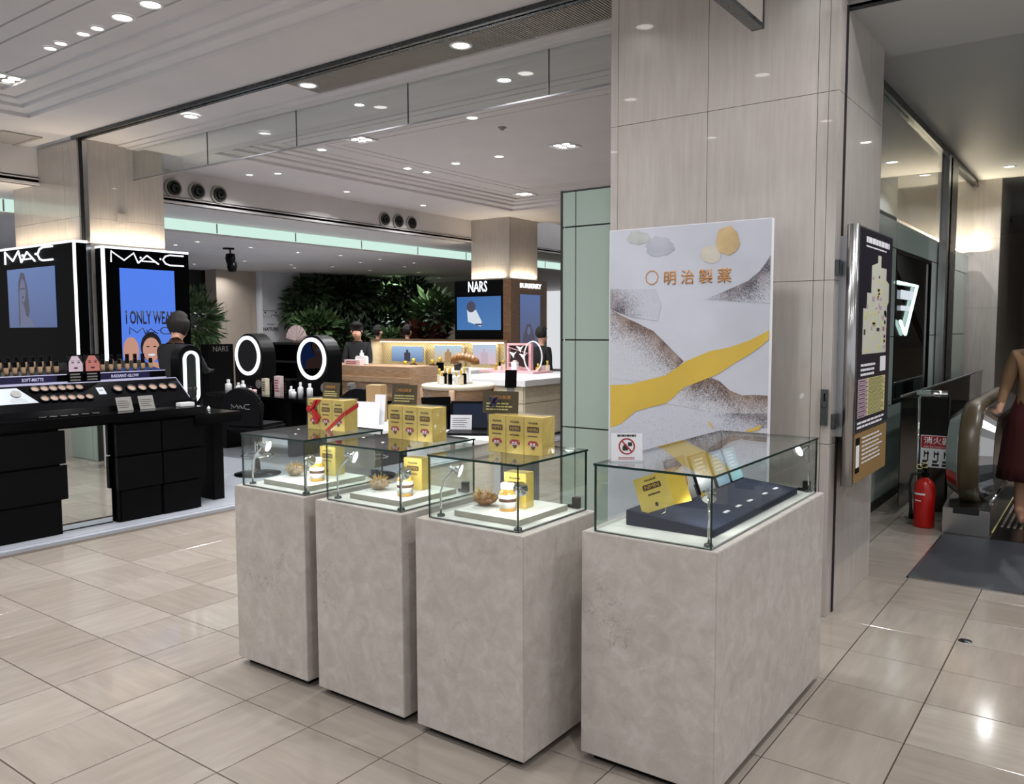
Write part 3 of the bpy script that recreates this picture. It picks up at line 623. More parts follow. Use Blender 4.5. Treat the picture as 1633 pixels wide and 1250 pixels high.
# upper escalator seen at the right edge
ue = thing('upper_escalator', 'grey underside of the escalator overhead at the right edge', 'escalator', (-0.2, 11.0, 2.6))
bm = NB(); poly(bm, [(10.2, 3.465), (12.8, 3.465), (16.5, 1.3), (15.5, 1.2)], 0, 1.4, Matrix(((0, 0, 1, -0.60), (1, 0, 0, 0), (0, 1, 0, 0), (0, 0, 0, 1)))); obj('truss_cladding', bm, 'ceiling_grey', ue)
bm = NB(); poly(bm, [(10.1, 3.35), (15.5, 1.1), (15.6, 1.2), (10.4, 3.44)], 0, .03, Matrix(((0, 0, 1, -0.64), (1, 0, 0, 0), (0, 1, 0, 0), (0, 0, 0, 1)))); obj('side_trim', bm, 'chrome', ue)

# ------------------------------------------------------------------ pedestals, glass cases and what they hold
PT = 0.832; CT = 1.073                     # pedestal top, case top
PED = [(-3.22, -2.735, 2.248, 2.745), (-2.666, -2.168, 2.248, 2.745), (-2.099, -1.598, 2.248, 2.745), (-1.483, -0.983, 2.44, 3.63)]
CASE = [(-3.19, -2.755, 2.272, 2.735), (-2.625, -2.20, 2.277, 2.733), (-2.058, -1.64, 2.28, 2.737), (-1.443, -1.009, 2.459, 3.603)]
WHO = ['far left', 'second from left', 'third from left', 'long right-hand']
for i, (x0, x1, y0, y1) in enumerate(PED):
    t = thing('display_pedestal', ['stone-look square pedestal farthest left, before the black counter', 'stone-look square pedestal, second of the four from the left', 'stone-look square pedestal, third from the left, beside the long one', 'long stone-look pedestal in front of the white poster'][i], 'pedestal', ((x0 + x1) / 2, (y0 + y1) / 2, 0), 0, 'display pedestals')
    b = NB(); box(b, x0, x1, y0, y1, 0.03, PT); obj('body', b, 'pedestal_stone', t, bevel=0.0025)
    b = NB(); box(b, x0 + .035, x1 - .035, y0 + .035, y1 - .035, 0.0, 0.03); obj('recessed_plinth', b, 'black_matt', t)
def glass_case(i, x0, x1, y0, y1):
    t = thing('glass_case', ['glass display case on the farthest left pedestal', 'glass display case on the second pedestal from the left', 'glass display case on the third pedestal from the left', 'long glass display case on the long pedestal before the poster'][i], 'display case', ((x0 + x1) / 2, (y0 + y1) / 2, PT), 0, 'glass display cases')
    g = 0.006
    def pane(nm, a, edge):
        b = NB(); fs = box(b, *a)
        dims = (a[1] - a[0], a[3] - a[2], a[5] - a[4]); thin = dims.index(min(dims))
        b.normal_update()
        for f in fs:
            if abs(f.normal[thin]) < 0.5: f.material_index = 1
        return obj(nm, b, ['case_glass', edge], t)
    pane('front_pane', (x0 + g, x1 - g, y0, y0 + g, PT + .002, CT - .008), 'glass_edge')
    pane('back_pane', (x0 + g, x1 - g, y1 - g, y1, PT + .002, CT - .008), 'glass_edge')
    pane('side_pane', (x0, x0 + g, y0, y1, PT + .002, CT - .008), 'glass_edge')
    pane('side_pane', (x1 - g, x1, y0, y1, PT + .002, CT - .008), 'glass_edge')
    pane('top_pane', (x0 - .003, x1 + .003, y0 - .003, y1 + .003, CT - .008, CT), 'glass_edge')
    b = NB(); box(b, x0 + g, x1 - g, y0 + g, y1 - g, PT + .0005, PT + .006); obj('base_board', b, 'slab_top', t)
    b = NB(); box(b, x1 - .05, x1 - .022, y1 - .03, y1 - .008, PT + .006, PT + .05); box(b, x1 - .075, x1 - .05, y1 - .022, y1 - .012, PT + .006, PT + .018); obj('lock_block', b, 'black_satin', t)
    return t
mat('glass_edge', '#16302a', 0.1)
for i, c in enumerate(CASE): glass_case(i, *c)
ZB = PT + .006
def goose_lamp(p, h, head, aim, label, scale=1.0):
    """small LED spot: foot, bent metal stem, head with a lit face"""
    p = Vector(p); head = Vector(head); aim = Vector(aim).normalized()
    t = thing('case_spot_lamp', label, 'spot lamp', p, 0, 'small spot lamps in the cases')
    b = NB(); lathe(b, [(0, 0.008), (0.014, 0.008), (0.016, 0.0), (0, 0)], 14, tuple(p)); obj('foot', b, 'dark_steel', t)
    b = NB(); mid = p + Vector((0, 0, h * .55)); bend = p + Vector((0, 0, h * .8)) + (head - p - Vector((0, 0, h))) * 0.25
    tube(b, [p, mid, bend, (bend + head) / 2 + Vector((0, 0, .006)), head - aim * .02], 0.0042, 8); obj('stem', b, 'chrome', t)
    R = Matrix.Translation(head) @ Vector((0, 0, 1)).rotation_difference(aim).to_matrix().to_4x4()
    b = NB(); lathe(b, [(0, -.035), (0.009, -.035), (0.011, -.02), (0.012, -.012), (0.026, 0.004), (0.027, 0.012), (0.024, 0.013)], 18); b.transform(R); hd = obj('head', b, 'chrome', t)
    b = NB(); lathe(b, [(0, 0.012), (0.024, 0.012), (0.024, .009)], 18); b.transform(R); obj('lens', b, 'case_led', hd)
    d = bpy.data.lights.new('light', 'SPOT'); d.energy = 2.2; d.spot_size = math.radians(95); d.spot_blend = 0.6; d.shadow_soft_size = 0.02; d.color = (1, .98, .94)
    o = bpy.data.objects.new('light', d); COL.objects.link(o); o.parent = t; o.location = head + aim * .02 - p
    o.rotation_mode = 'QUATERNION'; o.rotation_quaternion = Vector((0, 0, -1)).rotation_difference(aim)
    return t
CN = ['farthest left case', 'second case from the left', 'third case from the left']
for i, (x0, x1, y0, y1) in enumerate(CASE[:3]):
    h = 0.17
    goose_lamp((x0 + .035, y0 + .03, ZB), h, (x0 + .085, y0 + .07, ZB + h + .005), (0.85, 0.35, -0.25), 'thin-stemmed spot lamp in the left front corner of the ' + CN[i])
    goose_lamp((x1 - .018, y0 + .02, ZB), h - .03, (x1 - .03, y0 + .05, ZB + h - .03), (-0.35, 0.85, -0.30), 'thin-stemmed spot lamp in the right front corner of the ' + CN[i])
    # stone slab the goods lie on
    sx0, sx1, sy0, sy1 = x0 + .075, x1 - .045, y0 + .06, y1 - .07
    b = NB(); fs = box(b, sx0, sx1, sy0, sy1, ZB, ZB + .022); fs[1].material_index = 1; tag(obj('display_slab', b, ['slab_stone', 'slab_top']), 'flat stone slab lying in the ' + CN[i], 'slab', 'slabs in the cases')

# gold cartons --------------------------------------------------------------
def carton_parts(t, w, h, d, badge=True, wrap=False):
    """local: front face at y=0 looking to -y, base z=0, centred on x"""
    b = NB(); box(b, -w / 2, w / 2, 0, d, 0, h); obj('carton', b, 'gold_card', t, local=True, bevel=0.0012)
    fr = FY((0, 0, 0))
    tx = text('明治製薬', w * .5, h * .055, FY((0, 0, h * .845)), 'print_dark', None, depth=.0004); tx.parent = t
    b = NB(); poly(b, rrect(-w * .32, h * .60, w * .32, h * .75, h * .02), 0.0002, 0.0008, fr); pl = obj('brand_plate', b, 'print_brown', t, local=True)
    tx = text('NMN', w * .5, h * .085, FY((0, -.0008, h * .675)), 'gold_foil', None, depth=.0004); tx.parent = pl
    b = NB(); dashes(b, -w * .28, h * .47, w * .28, h * .53, 1, fr, seed=4); obj('small_print', b, 'print_brown', t, local=True)
    if not badge:
        b = NB(); poly(b, ell(0, h * .15, w * .05, h * .035, 12), 0.0002, .0008, fr); obj('seal', b, 'print_dark', t, local=True)
    if badge:
        b = NB(); poly(b, rrect(-w * .28, h * .24, w * .28, h * .34, h * .02), .0002, .0008, fr); bd = obj('badge', b, 'print_red', t, local=True); b = NB(); poly(b, [(-w * .13, h * .235), (w * .13, h * .235), (w * .09, h * .17), (0, h * .13), (-w * .09, h * .17)], .0002, .0006, fr); obj('acorn', b, 'print_brown', t, local=True); b = NB(); poly(b, ell(0, h * .36, w * .24, h * .02, 14), .0002, .0006, fr); obj('badge_arc', b, 'print_red', t, local=True)
        b = NB(); [poly(b, rect(x - w * .05, h * .27, x + w * .05, h * .32), .0008, .0012, fr) for x in (-w * .10, w * .06)]; poly(b, rect(-w * .24, h * .245, w * .24, h * .256), .0008, .0012, fr); obj('badge_print', b, 'paper_white', bd, local=True)['kind'] = 'stuff'
def carton(loc, rz, w, h, d, label, group, badge=True, name='gold_carton'):
    t = thing(name, label, 'carton', loc, rz, group); carton_parts(t, w, h, d, badge); return t
protos = {}
def place_carton(key, loc, rz, w, h, d, label, group, badge=True):
    if key not in protos:
        protos[key] = carton(loc, rz, w, h, d, label, group, badge); return protos[key]
    c = dup(protos[key]); c.location = loc; c.rotation_euler = (0, 0, rz); c['label'] = label; c['group'] = group
    return c
ZT = CT
def on_top(p): return PZ(p, ZT)
setsd = [((491, 683), (553, 688), 'farthest left case, ribboned'), ((619, 698), (690, 706), 'second case from the left'), ((779, 719), (865, 728), 'third case from the left')]
for k, (pa, pb, nm) in enumerate(setsd):
    A, B = on_top(pa), on_top(pb)
    if k == 0: B.y = A.y + .012
    dirv = (B - A); L = dirv.length; ang = math.atan2(dirv.y, dirv.x); n = 3 if k else 3
    w = L / n; hh = 0.142; dp = 0.085
    for j in range(n):
        c = A + dirv * ((j + .5) / n)
        place_carton('set%d' % k, (c.x, c.y, ZT), ang, w - .0012, hh, dp, '%s gold supplement carton of three on top of the %s' % (('left', 'middle', 'right')[j], ['farthest left case', 'second case from the left', 'third case from the left'][k]), 'gold cartons on the case tops')
    setsd[k] = (A, B, ang, L)
    # clear film around the three
    fr = Matrix.Translation(A) @ Matrix.Rotation(ang, 4, 'Z')
    b = NB(); box(b, -.003, L + .003, -.003, dp + .003, 0.001, hh + .004)
    bmesh.ops.subdivide_edges(b, edges=b.edges[:], cuts=5, use_grid_fill=True)
    for v in b.verts: v.co += Vector((random.uniform(-1, 1), random.uniform(-.5, 0.2), random.uniform(0, .6))) * 0.0022
    b.transform(fr); o = obj('clear_film', b, 'clear_wrap'); tag(o, 'crinkled clear film wrapped around the gold cartons on the %s' % ['farthest left case', 'second case from the left', 'third case from the left'][k], 'plastic film', 'carton wrapping')
    # dark notice card standing on the cartons
    if k == 2: base = Vector((L * .10, dp * .5, hh + .002))
    elif k == 1: base = Vector((L * .18, dp * .6, hh + .002))
    else: base = Vector((L * .42, dp * .6, hh + .002))
    t = thing('notice_card', 'dark olive notice card with gold lettering standing on the %s cartons' % ['ribboned', 'middle set of', 'right-hand set of'][k], 'card', fr @ base, ang + (0.0, .25, .3)[k], 'notice cards')
    cw, ch = ((.11, .075), (.125, .085), (.145, .085))[k]; F2 = FD((0, 0, 0), 0, .12)
    b = NB(); poly(b, rect(-cw / 2, 0, cw / 2, ch), -.002, 0, F2); obj('board', b, 'olive_card', t, local=True)
    tx = text('〇明治製薬', cw * .62, ch * .17, FD((0, -.0005, ch * .72), 0, .12), 'poster_letter', None, depth=.0004); tx.parent = t
    b = NB(); dashes(b, -cw * .4, ch * .1, cw * .42, ch * .5, 3, F2, fill=.42, seed=k); obj('small_print', b, 'sign_yellow', t, local=True)
    b = NB(); poly(b, [(0, 0), (0.03, 0), (0, ch * .6)], -.001, .001, FX((0, 0.003, 0))); obj('prop', b, 'olive_card', t, local=True)
    if k == 2:
        t2 = thing('dark_bow', 'dark violet ribbon bow on the left corner of the right-hand notice card', 'bow', fr @ Vector((.012, dp * .3, hh + .045)))
        b = NB()
        for a in range(12):
            d = Vector((math.cos(a * .9), -.5 + .3 * math.sin(a * 2.1), math.sin(a * 1.3))) * .022
            tube(b, [(0, 0, 0), d * .6 + Vector((0, 0, .004)), d], [.004, .007, .002], 5)
        obj('loops', b, 'violet_strip', t2, local=True)
        b = NB(); lathe(b, [(0, -.006), (.006, 0), (0, .006)], 8); obj('knot', b, 'black_satin', t2, local=True)
    if k == 0:
        # red ribbon: bow on the left carton and a band across the lower right corner
        t2 = thing('red_ribbon', 'red satin ribbon with bow across the left-hand gold cartons', 'ribbon', A)
        P = lambda x, z, o=-.004: fr @ Vector((x, o, z))
        b = NB(); poly(b, [(L * .50, 0.0), (L * .60, -.0), (L * 1.0, hh * .52), (L * 1.0, hh * .66)], .0035, .005, fr @ FY((0, 0, 0))); poly(b, [(0, hh * .52), (dp, hh * .75), (dp, hh * .89), (0, hh * .66)], .0035, .005, fr @ FX((L, 0, 0))); poly(b, [(L * .10, hh * .72), (L * .17, hh * .66), (L * .40, hh * 1.0), (L * .28, hh * 1.0)], .0035, .005, fr @ FY((0, 0, 0))); obj('band', b, 'ribbon_red', t2)
        for nm2, pts in (('loop', [(.13, .74), (.05, .80), (.0, .66), (.06, .52), (.16, .66)]), ('loop', [(.15, .70), (.22, .95), (.30, .98), (.26, .82), (.19, .68)]), ('tail', [(.14, .68), (.20, .70), (.36, .30), (.28, .16), (.20, .34)]), ('tail', [(.18, .66), (.24, .68), (.42, .40), (.37, .34)])):
            b = NB(); poly(b, [(x * L * .95, z * hh) for x, z in pts], .005, .010, fr @ FY((0, 0, 0))); obj(nm2, b, 'ribbon_red', t2, bevel=.0015)
        b = NB(); lathe(b, [(0, -.008), (.008, -.003), (.008, .004), (0, .008)], 10, tuple(P(L * .145, hh * .69, -.009))); obj('knot', b, 'ribbon_red', t2)

# goods inside the three small cases ------------------------------------------
def bottle(loc, label, h=.105):
    t = thing('supplement_bottle', label, 'bottle', loc, 0, 'supplement bottles in the cases')
    r = h * .31
    b = NB(); lathe(b, [(0, 0), (r * .96, 0), (r, .004), (r, h * .66), (r * .82, h * .76), (r * .72, h * .78)], 20); obj('body', b, 'bottle_amber', t, local=True)
    b = NB(); lathe(b, [(r * .78, h * .78), (r * .80, h * .80), (r * .80, h * .97), (r * .74, h), (0, h)], 20); obj('cap', b, 'white_plastic', t, local=True)
    b = NB(); lathe(b, [(r * 1.01, h * .12), (r * 1.012, h * .12), (r * 1.012, h * .60), (r * 1.01, h * .60)], 20); lb = obj('label_band', b, 'slab_top', t, local=True)
    b = NB(); lathe(b, [(r * 1.02, h * .34), (r * 1.02, h * .46)], 20); obj('label_stripe', b, 'print_brown', lb, local=True)
def urchin(loc, s, label, amber):
    t = thing('mineral_cluster', label, 'mineral', loc, 0, 'mineral specimens in the cases')
    b = NB(); bmesh.ops.create_icosphere(b, subdivisions=3, radius=s)
    for v in b.verts:
        n = noise.noise(v.co * (2.2 / s)) * .35 + noise.noise(v.co * (5 / s)) * .12
        v.co = Vector((v.co.x * 1.25, v.co.y, v.co.z * .62)) * (1 + n)
    zm = min(v.co.z for v in b.verts)
    for v in b.verts: v.co.z -= zm
    obj('rock', b, 'rock_amber' if amber else 'rock_pale', t, local=True, smooth=True)
    b = NB(); rnd = random.Random(int(s * 1e4))
    for _ in range(46):
        d = Vector((rnd.gauss(0, 1), rnd.gauss(0, 1), abs(rnd.gauss(0, .8)) + .25)).normalized(); o = Vector((d.x * s * .7, d.y * s * .6, -zm + d.z * s * .35))
        tube(b, [o, o + d * s * rnd.uniform(.55, 1.1)], [s * .075, s * .02], 5)
    obj('needles', b, 'needle_gold', t, local=True)['kind'] = 'stuff'
    b = NB(); poly(b, rect(-.02, -s * 1.4 - .012, .03, -s * 1.4), 0, .004); obj('name_tag', b, 'paper_white', t, local=True)
SLZ = ZB + .022
for i, (x0, x1, y0, y1) in enumerate(CASE[:3]):
    px = [((520, 757), (506, 766), (466, 757)), ((643, 778), (646, 790), (592, 778)), ((797, 806), (815, 812), (758, 803))][i]
    a = PZ(px[0], SLZ); 
    a.y = min(a.y, y1 - .16); a = Vector((min(max(a.x, x0 + .24), x1 - .10), max(a.y, y0 + .17), SLZ))
    place_carton('inner', tuple(a), 0.12, .095, .135, .065, 'gold supplement carton standing inside the ' + CN[i], 'gold cartons in the cases', badge=False)
    bp = PZ(px[1], SLZ); bp = Vector((min(max(bp.x, x0 + .2), x1 - .085), max(y0 + .095, min(bp.y, a.y - .05)), SLZ))
    bottle(tuple(bp), 'white-capped amber supplement bottle in front of the carton in the ' + CN[i])
    u = PZ(px[2], SLZ); u = Vector((min(max(u.x, x0 + .12), x1 - .26), min(max(u.y, y0 + .11), y1 - .14), SLZ))
    urchin(tuple(u), (.036, .036, .038)[i], ['pale spiky mineral cluster in the farthest left case', 'pale mineral cluster with golden needles in the second case from the left', 'amber brown mineral lump in the third case from the left'][i], i == 2)

# long case -----------------------------------------------------------------
x0, x1, y0, y1 = CASE[3]
bx = (x0 + .055, x1 - .05, y0 + .13, y1 - .10)
t = thing('velvet_board', 'dark blue velvet display board in the long case', 'display board', ((bx[0] + bx[1]) / 2, (bx[2] + bx[3]) / 2, ZB))
b = NB(); poly(b, [(bx[0], ZB), (bx[1], ZB), (bx[1], ZB + .025), (bx[0], ZB + .055)], bx[2], bx[3], Matrix(((1, 0, 0, 0), (0, 0, 1, 0), (0, 1, 0, 0), (0, 0, 0, 1)))); obj('board', b, 'velvet_blue', t, bevel=.002)
def bz(x): return ZB + .055 + (x - bx[0]) / (bx[1] - bx[0]) * (-.03)
def lean(name, y, w, h, d, mats, label, cat, extra=None, x=None, face=(1, 0, 0), rz=math.pi / 2, tilt=.35):
    x = x if x is not None else bx[0] + .10
    t = thing(name, label, cat, (x, y, bz(x) + .002), rz)
    Fm = FD((0, 0, 0), 0, tilt); b = NB(); poly(b, rect(-w / 2, 0, w / 2, h), -d, 0, Fm); obj('cover', b, mats, t, local=True)
    if extra: extra(t, Fm, w, h)
    return t
def emb(t, Fm, w, h):
    b = NB(); ringband(b, ell(0, h * .5, w * .3, h * .3), ell(0, h * .5, w * .26, h * .26), .0003, .002, Fm); ringband(b, ell(.01, h * .48, w * .16, h * .16), ell(.01, h * .48, w * .12, h * .12), .0003, .002, Fm); obj('emblem', b, 'poster_letter', t, local=True)
def prt(m):
    def f(t, Fm, w, h):
        b = NB(); poly(b, rect(-w * .48, h * .03, w * .48, h * .97), .0003, .001, Fm); s = obj('printed_panel', b, m, t, local=True)
        b = NB(); dashes(b, -w * .3, h * .4, w * .3, h * .9, 5, Fm, .001, .0016, seed=9); obj('small_print', b, 'paper_white', s, local=True)
    return f
m_paint('cover_brown', '#2b211f', 0.4); m_paint('cover_grey', '#5d6a75', 0.3, .1, 8); m_paint('cover_blue', '#7ba3bd', 0.3, .1, 8); m_paint('cover_teal', '#8fc0c6', 0.3, .1, 8)
lean('leaning_book', 2.90, .17, .17, .012, 'cover_brown', 'dark brown book with a copper emblem leaning in the long case', 'book', emb)
lean('leaning_book', 3.10, .15, .16, .012, 'black_satin', 'black-edged grey booklet leaning in the middle of the long case', 'book', prt('cover_grey'))
lean('leaning_book', 3.27, .13, .155, .012, 'black_satin', 'black-edged pale blue booklet leaning in the long case', 'book', prt('cover_blue'))
lean('leaning_book', 3.42, .13, .15, .012, 'black_satin', 'teal booklet leaning at the far end of the long case', 'book', prt('cover_teal'))
for i, y in enumerate((2.86, 2.98, 3.10, 3.27, 3.40)):
    x = bx[1] - .06; b = NB(); poly(b, rrect(-.007, -.02, .007, .02, .003), 0, .003, FZ((x, y, bz(x) + .001))); o = obj('name_tag', b, 'paper_white'); o.location.z = 0
    tag(o, '%s small name tag on the blue velvet board' % ['nearest', 'second nearest', 'middle', 'second farthest', 'farthest'][i], 'name tag', 'velvet board name tags')
# tilted open gold folder-box in front
g0 = PZ((1030, 838), ZB + .03)
t = thing('gold_folder', 'large tilted gold carton with dark lettering at the front of the long case', 'carton', (-1.275, 2.62, ZB + .064))
Fm = FD((0, 0, 0), 0.08, .22) @ Matrix.Rotation(.40, 4, 'Z')
w, h = .125, .128
b = NB(); poly(b, rect(-w / 2, 0, w / 2, h), -.004, 0, Fm); obj('front_panel', b, 'gold_card', t, local=True)
F3 = Fm @ Matrix.Translation((w / 2, 0, 0)) @ Matrix.Rotation(-.55, 4, 'Y')
F3 = Fm @ Matrix.Translation((w / 2, 0, -.002)) @ Matrix.Rotation(.55, 4, 'Y')
b = NB(); poly(b, rect(0, 0, .062, h), -.003, 0, F3); obj('side_panel', b, 'gold_foil', t, local=True)
b = NB(); poly(b, rrect(-w * .28, h * .60, w * .28, h * .76, .004), .0003, .001, Fm); pl = obj('brand_plate', b, 'print_brown', t, local=True)
tx = text('NMN', w * .44, h * .10, Fm @ Matrix.Translation((0, h * .68, .001)), 'gold_foil', None, depth=.0005); tx.parent = pl
tx = text('明治製薬', w * .36, h * .06, Fm @ Matrix.Translation((0, h * .87, 0)), 'print_dark', None, depth=.0005); tx.parent = t
b = NB(); dashes(b, -w * .18, h * .43, w * .2, h * .49, 1, Fm, ragged=False, fill=.8, seed=14); obj('small_print', b, 'print_brown', t, local=True)['kind'] = 'stuff'
b = NB(); poly(b, ell(0, h * .16, .006, .008, 12), .0003, .001, Fm); obj('seal', b, 'print_dark', t, local=True)
b = NB(); tube(b, [(0, .02, -.02), (0, .055, -.02), (.0, .06, .07)], .003, 6); obj('wire_easel', b, 'chrome', t, local=True)
goose_lamp((x1 - .02, y0 + .022, ZB), .14, (x1 - .055, y0 + .10, ZB + .15), (-0.25, 0.75, -0.5), 'spot lamp at the front corner of the long case')
goose_lamp((x1 - .025, y1 - .03, ZB), .17, (x1 - .05, y1 - .06, ZB + .185), (-0.55, -0.75, -0.35), 'spot lamp at the far right end of the long case')
# no-photography notice on the long case
v = PZ((1005, 729), CT)
t = thing('no_photo_sign', 'acrylic stand with a red no-photography symbol on the long case', 'sign', (-1.365, 2.55, CT), .62)
F2 = FD((0, 0, 0), 0, .14); b = NB(); poly(b, rect(-.062, 0, .062, .105), -.003, 0, F2); obj('acrylic_plate', b, 'clear_wrap', t, local=True)
b = NB(); poly(b, rect(-.055, .004, .055, .101), .0003, .0008, F2); pp = obj('paper', b, 'paper_white', t, local=True)
b = NB(); ringband(b, ell(0, .055, .029, n=28), ell(0, .055, .024, n=28), .001, .0016, F2); poly(b, [(-.021, .0745), (-.017, .0775), (.021, .0355), (.017, .0325)], .0012, .0018, F2); obj('prohibition_ring', b, 'print_red', pp, local=True)
b = NB(); poly(b, rrect(-.015, .040, .004, .056, .002), .0009, .0013, F2); poly(b, ell(-.006, .059, .006, n=12), .0009, .0013, F2); poly(b, rrect(.004, .055, .019, .069, .002), .0009, .0013, F2); obj('camera_symbol', b, 'print_dark', pp, local=True)
b = NB(); dashes(b, -.033, .088, .033, .097, 1, F2, .0009, .0014, ragged=False, fill=.8, seed=15); obj('heading_print', b, 'print_dark', pp, local=True)['kind'] = 'stuff'
b = NB(); dashes(b, -.03, .008, .03, .018, 2, F2, .0009, .0014, seed=3); obj('small_print', b, 'print_red', pp, local=True)
b = NB(); poly(b, rect(-.062, -.02, .062, .045), 0, .003); obj('foot', b, 'clear_wrap', t, local=True)

# ------------------------------------------------------------------ poster board
YP = 4.20
pl_, pr_ = PY((972.5, 368), YP), PY((1232, 348), YP)
PXL, PXR, PTOP = pl_.x, pr_.x, 2.103
pst = thing('poster_board', 'tall white poster board with grey mountains and a gold band', 'poster', ((PXL + PXR) / 2, YP, 0))
b = NB(); box(b, PXL, PXR, YP, YP + .03, 0.0, PTOP); obj('board', b, 'paper_white', pst)
b = NB(); poly(b, rect(PXL + .004, .004, PXR - .004, PTOP - .004), .0004, .001, FY((0, YP, 0))); obj('print_ground', b, 'poster_base', pst)
def ppx(zpts): return [(lambda v: (min(max(v.x, PXL + .005), PXR - .005), v.z))(PY((940 + x / 3.125, 320 + y / 3.125), YP)) for x, y in zpts]
_lay = [0]
def shape(name, zpts, m, lay, dens=None):
    _lay[0] += 1; lay = lay + _lay[0] * .08
    pts = ppx(zpts); b = NB(); vs = [b.verts.new((p[0], YP - .001 - lay * .0008, p[1])) for p in pts]; tess = tessellate_polygon([[Vector((p[0], p[1], 0)) for p in pts]])
    for tr in tess:
        q = [vs[i] for i in tr]; A2 = (pts[tr[1]][0] - pts[tr[0]][0]) * (pts[tr[2]][1] - pts[tr[0]][1]) - (pts[tr[2]][0] - pts[tr[0]][0]) * (pts[tr[1]][1] - pts[tr[0]][1])
        if abs(A2) > 1e-9: b.faces.new(q if A2 > 0 else q[::-1])
    if dens:
        bmesh.ops.subdivide_edges(b, edges=b.edges[:], cuts=3, use_grid_fill=True)
    o = obj(name, b, m, pst)
    for p in o.data.polygons:
        if p.normal.y > 0: p.flip()
    if dens:
        at = o.data.attributes.new('dens', 'FLOAT', 'POINT'); R = ppx(dens); wl = WL(pst)
        for i, v in enumerate(o.data.vertices):
            p = Vector((v.co.x + wl.x, v.co.z + wl.z)); dm = 9
            for (a, c) in zip(R, R[1:]):
                a2, c2 = Vector(a), Vector(c); ab = c2 - a2; tt = max(0, min(1, (p - a2).dot(ab) / max(1e-9, ab.length_squared))); dm = min(dm, (p - a2 - ab * tt).length)
            at.data[i].value = max(0.0, 1.0 - dm / 0.17)
    return o
rA = [(105, 540), (160, 572), (240, 610), (320, 650), (370, 700), (420, 750), (470, 800)]
shape('speckled_mountain', rA + [(440, 832), (380, 872), (260, 902), (105, 885)], 'poster_speckle', 1, rA[1:])
rB = [(905, 270), (880, 310), (850, 350), (790, 400), (700, 440), (580, 490)]
shape('speckled_mountain', rB + [(700, 500), (905, 510)], 'poster_speckle_grey', 1, rB[:-1])
rC = [(540, 905), (600, 878), (650, 900), (700, 945), (760, 970), (830, 968), (905, 972)]
shape('speckled_mountain', [(380, 1010), (440, 950)] + rC + [(905, 1060), (760, 1060), (600, 1050)], 'poster_speckle', 1, rC)
shape('speckled_mountain', [(105, 1130), (300, 1030), (500, 1040), (760, 1060), (905, 1060), (905, 1130), (700, 1180), (400, 1240), (105, 1330)], 'poster_speckle_grey', 1, [(760, 1052), (905, 1052)])
rD = [(105, 470), (180, 440), (330, 470)]
shape('speckled_mountain', [(105, 440), (330, 440), (360, 520), (340, 600), (200, 580), (105, 540)], 'poster_speckle_grey', 1, [(105, 500), (150, 555)])
shape('gold_band', [(105, 918), (200, 915), (260, 900), (380, 870), (440, 830), (480, 800), (600, 750), (700, 730), (800, 695), (870, 660), (915, 643), (915, 690), (860, 722), (800, 765), (720, 812), (640, 865), (590, 885), (540, 905), (470, 930), (420, 980), (380, 1010), (300, 1030), (230, 1050), (160, 1110), (105, 1132)], 'poster_gold', 2)
def blob(cx, cy, rx, ry, seed, n=34, amp=.16):
    return [(cx + rx * math.cos(a) * (1 + amp * noise.noise(Vector((math.cos(a) * 2, math.sin(a) * 2, seed)))), cy + ry * math.sin(a) * (1 + amp * noise.noise(Vector((math.cos(a) * 2, math.sin(a) * 2, seed + 5))))) for a in [2 * math.pi * k / n for k in range(n)]]
m_paint('poster_pale_orange', '#c9c2b6', 0.6, 0.08, 9)
shape('watercolour_blot', blob(605, 268, 52, 44, 1), 'poster_pale_orange', 1); shape('watercolour_blot', blob(690, 200, 58, 72, 2), 'poster_orange', 2)
shape('watercolour_blot', blob(350, 230, 70, 48, 3, amp=.4), 'poster_grey', 1); shape('watercolour_blot', blob(245, 185, 58, 34, 4, amp=.4), 'poster_sage', 1)
shape('gold_leaf', [(588, 1095), (605, 1108), (625, 1140), (600, 1118)], 'poster_gold', 3); shape('gold_leaf', [(775, 1146), (830, 1130), (862, 1112), (845, 1142), (800, 1152)], 'poster_gold', 3)
shape('speckled_mountain', [(540, 1300), (600, 1230), (700, 1170), (905, 1180), (905, 1400), (540, 1400)], 'poster_speckle', 1, [(600, 1230), (700, 1170), (905, 1180)])
cz = ppx([(312, 383), (540, 378), (345, 383), (373, 415), (708, 335)])
b = NB(); rr = (cz[2][0] - cz[0][0]); ringband(b, ell(cz[0][0], cz[0][1], rr, n=10), ell(cz[0][0], cz[0][1], rr * .88, n=10), .001, .003, FY((0, YP, 0))); obj('ring_emblem', b, 'poster_letter', pst)
tl = ppx([(373, 350), (708, 410)]); text('明 治 製 薬', tl[1][0] - tl[0][0], .078, FY(((tl[0][0] + tl[1][0]) / 2, YP - .001, cz[1][1])), 'poster_letter', pst, bold=.008, depth=.002)

# ------------------------------------------------------------------ floor directory on the pillar's side
SX = -1.085
ds = thing('floor_directory', 'tall dark floor directory board with a yellow list on the pillar side', 'sign board', (SX, 5.0, 0.63))
ya, yb = PX((1368, 366), SX).y, PX((1424, 378), SX).y
zt_ = PX((1380, 362), SX).z
zl = PX((1360, 693), SX).z; zb_ = PX((1356, 778), SX).z
b = NB(); box(b, -1.183, SX - .05, ya + .05, yb - .08, zl - .02, zt_ - .05); obj('back_box', b, 'aluminium', ds)
b = NB(); box(b, SX - .05, SX, ya + .035, yb, zl, zt_); obj('panel_body', b, 'aluminium', ds)
b = NB(); tube(b, [(SX - .028, ya + .03, zb_), (SX - .028, ya + .03, zt_ + .005)], .03, 16); obj('rounded_post', b, 'steel', ds)
fr = FX((SX, 0, 0)); Wd = yb - ya - .06; Y0d = ya + .06
def dz(f): return zl + (zt_ - zl) * f
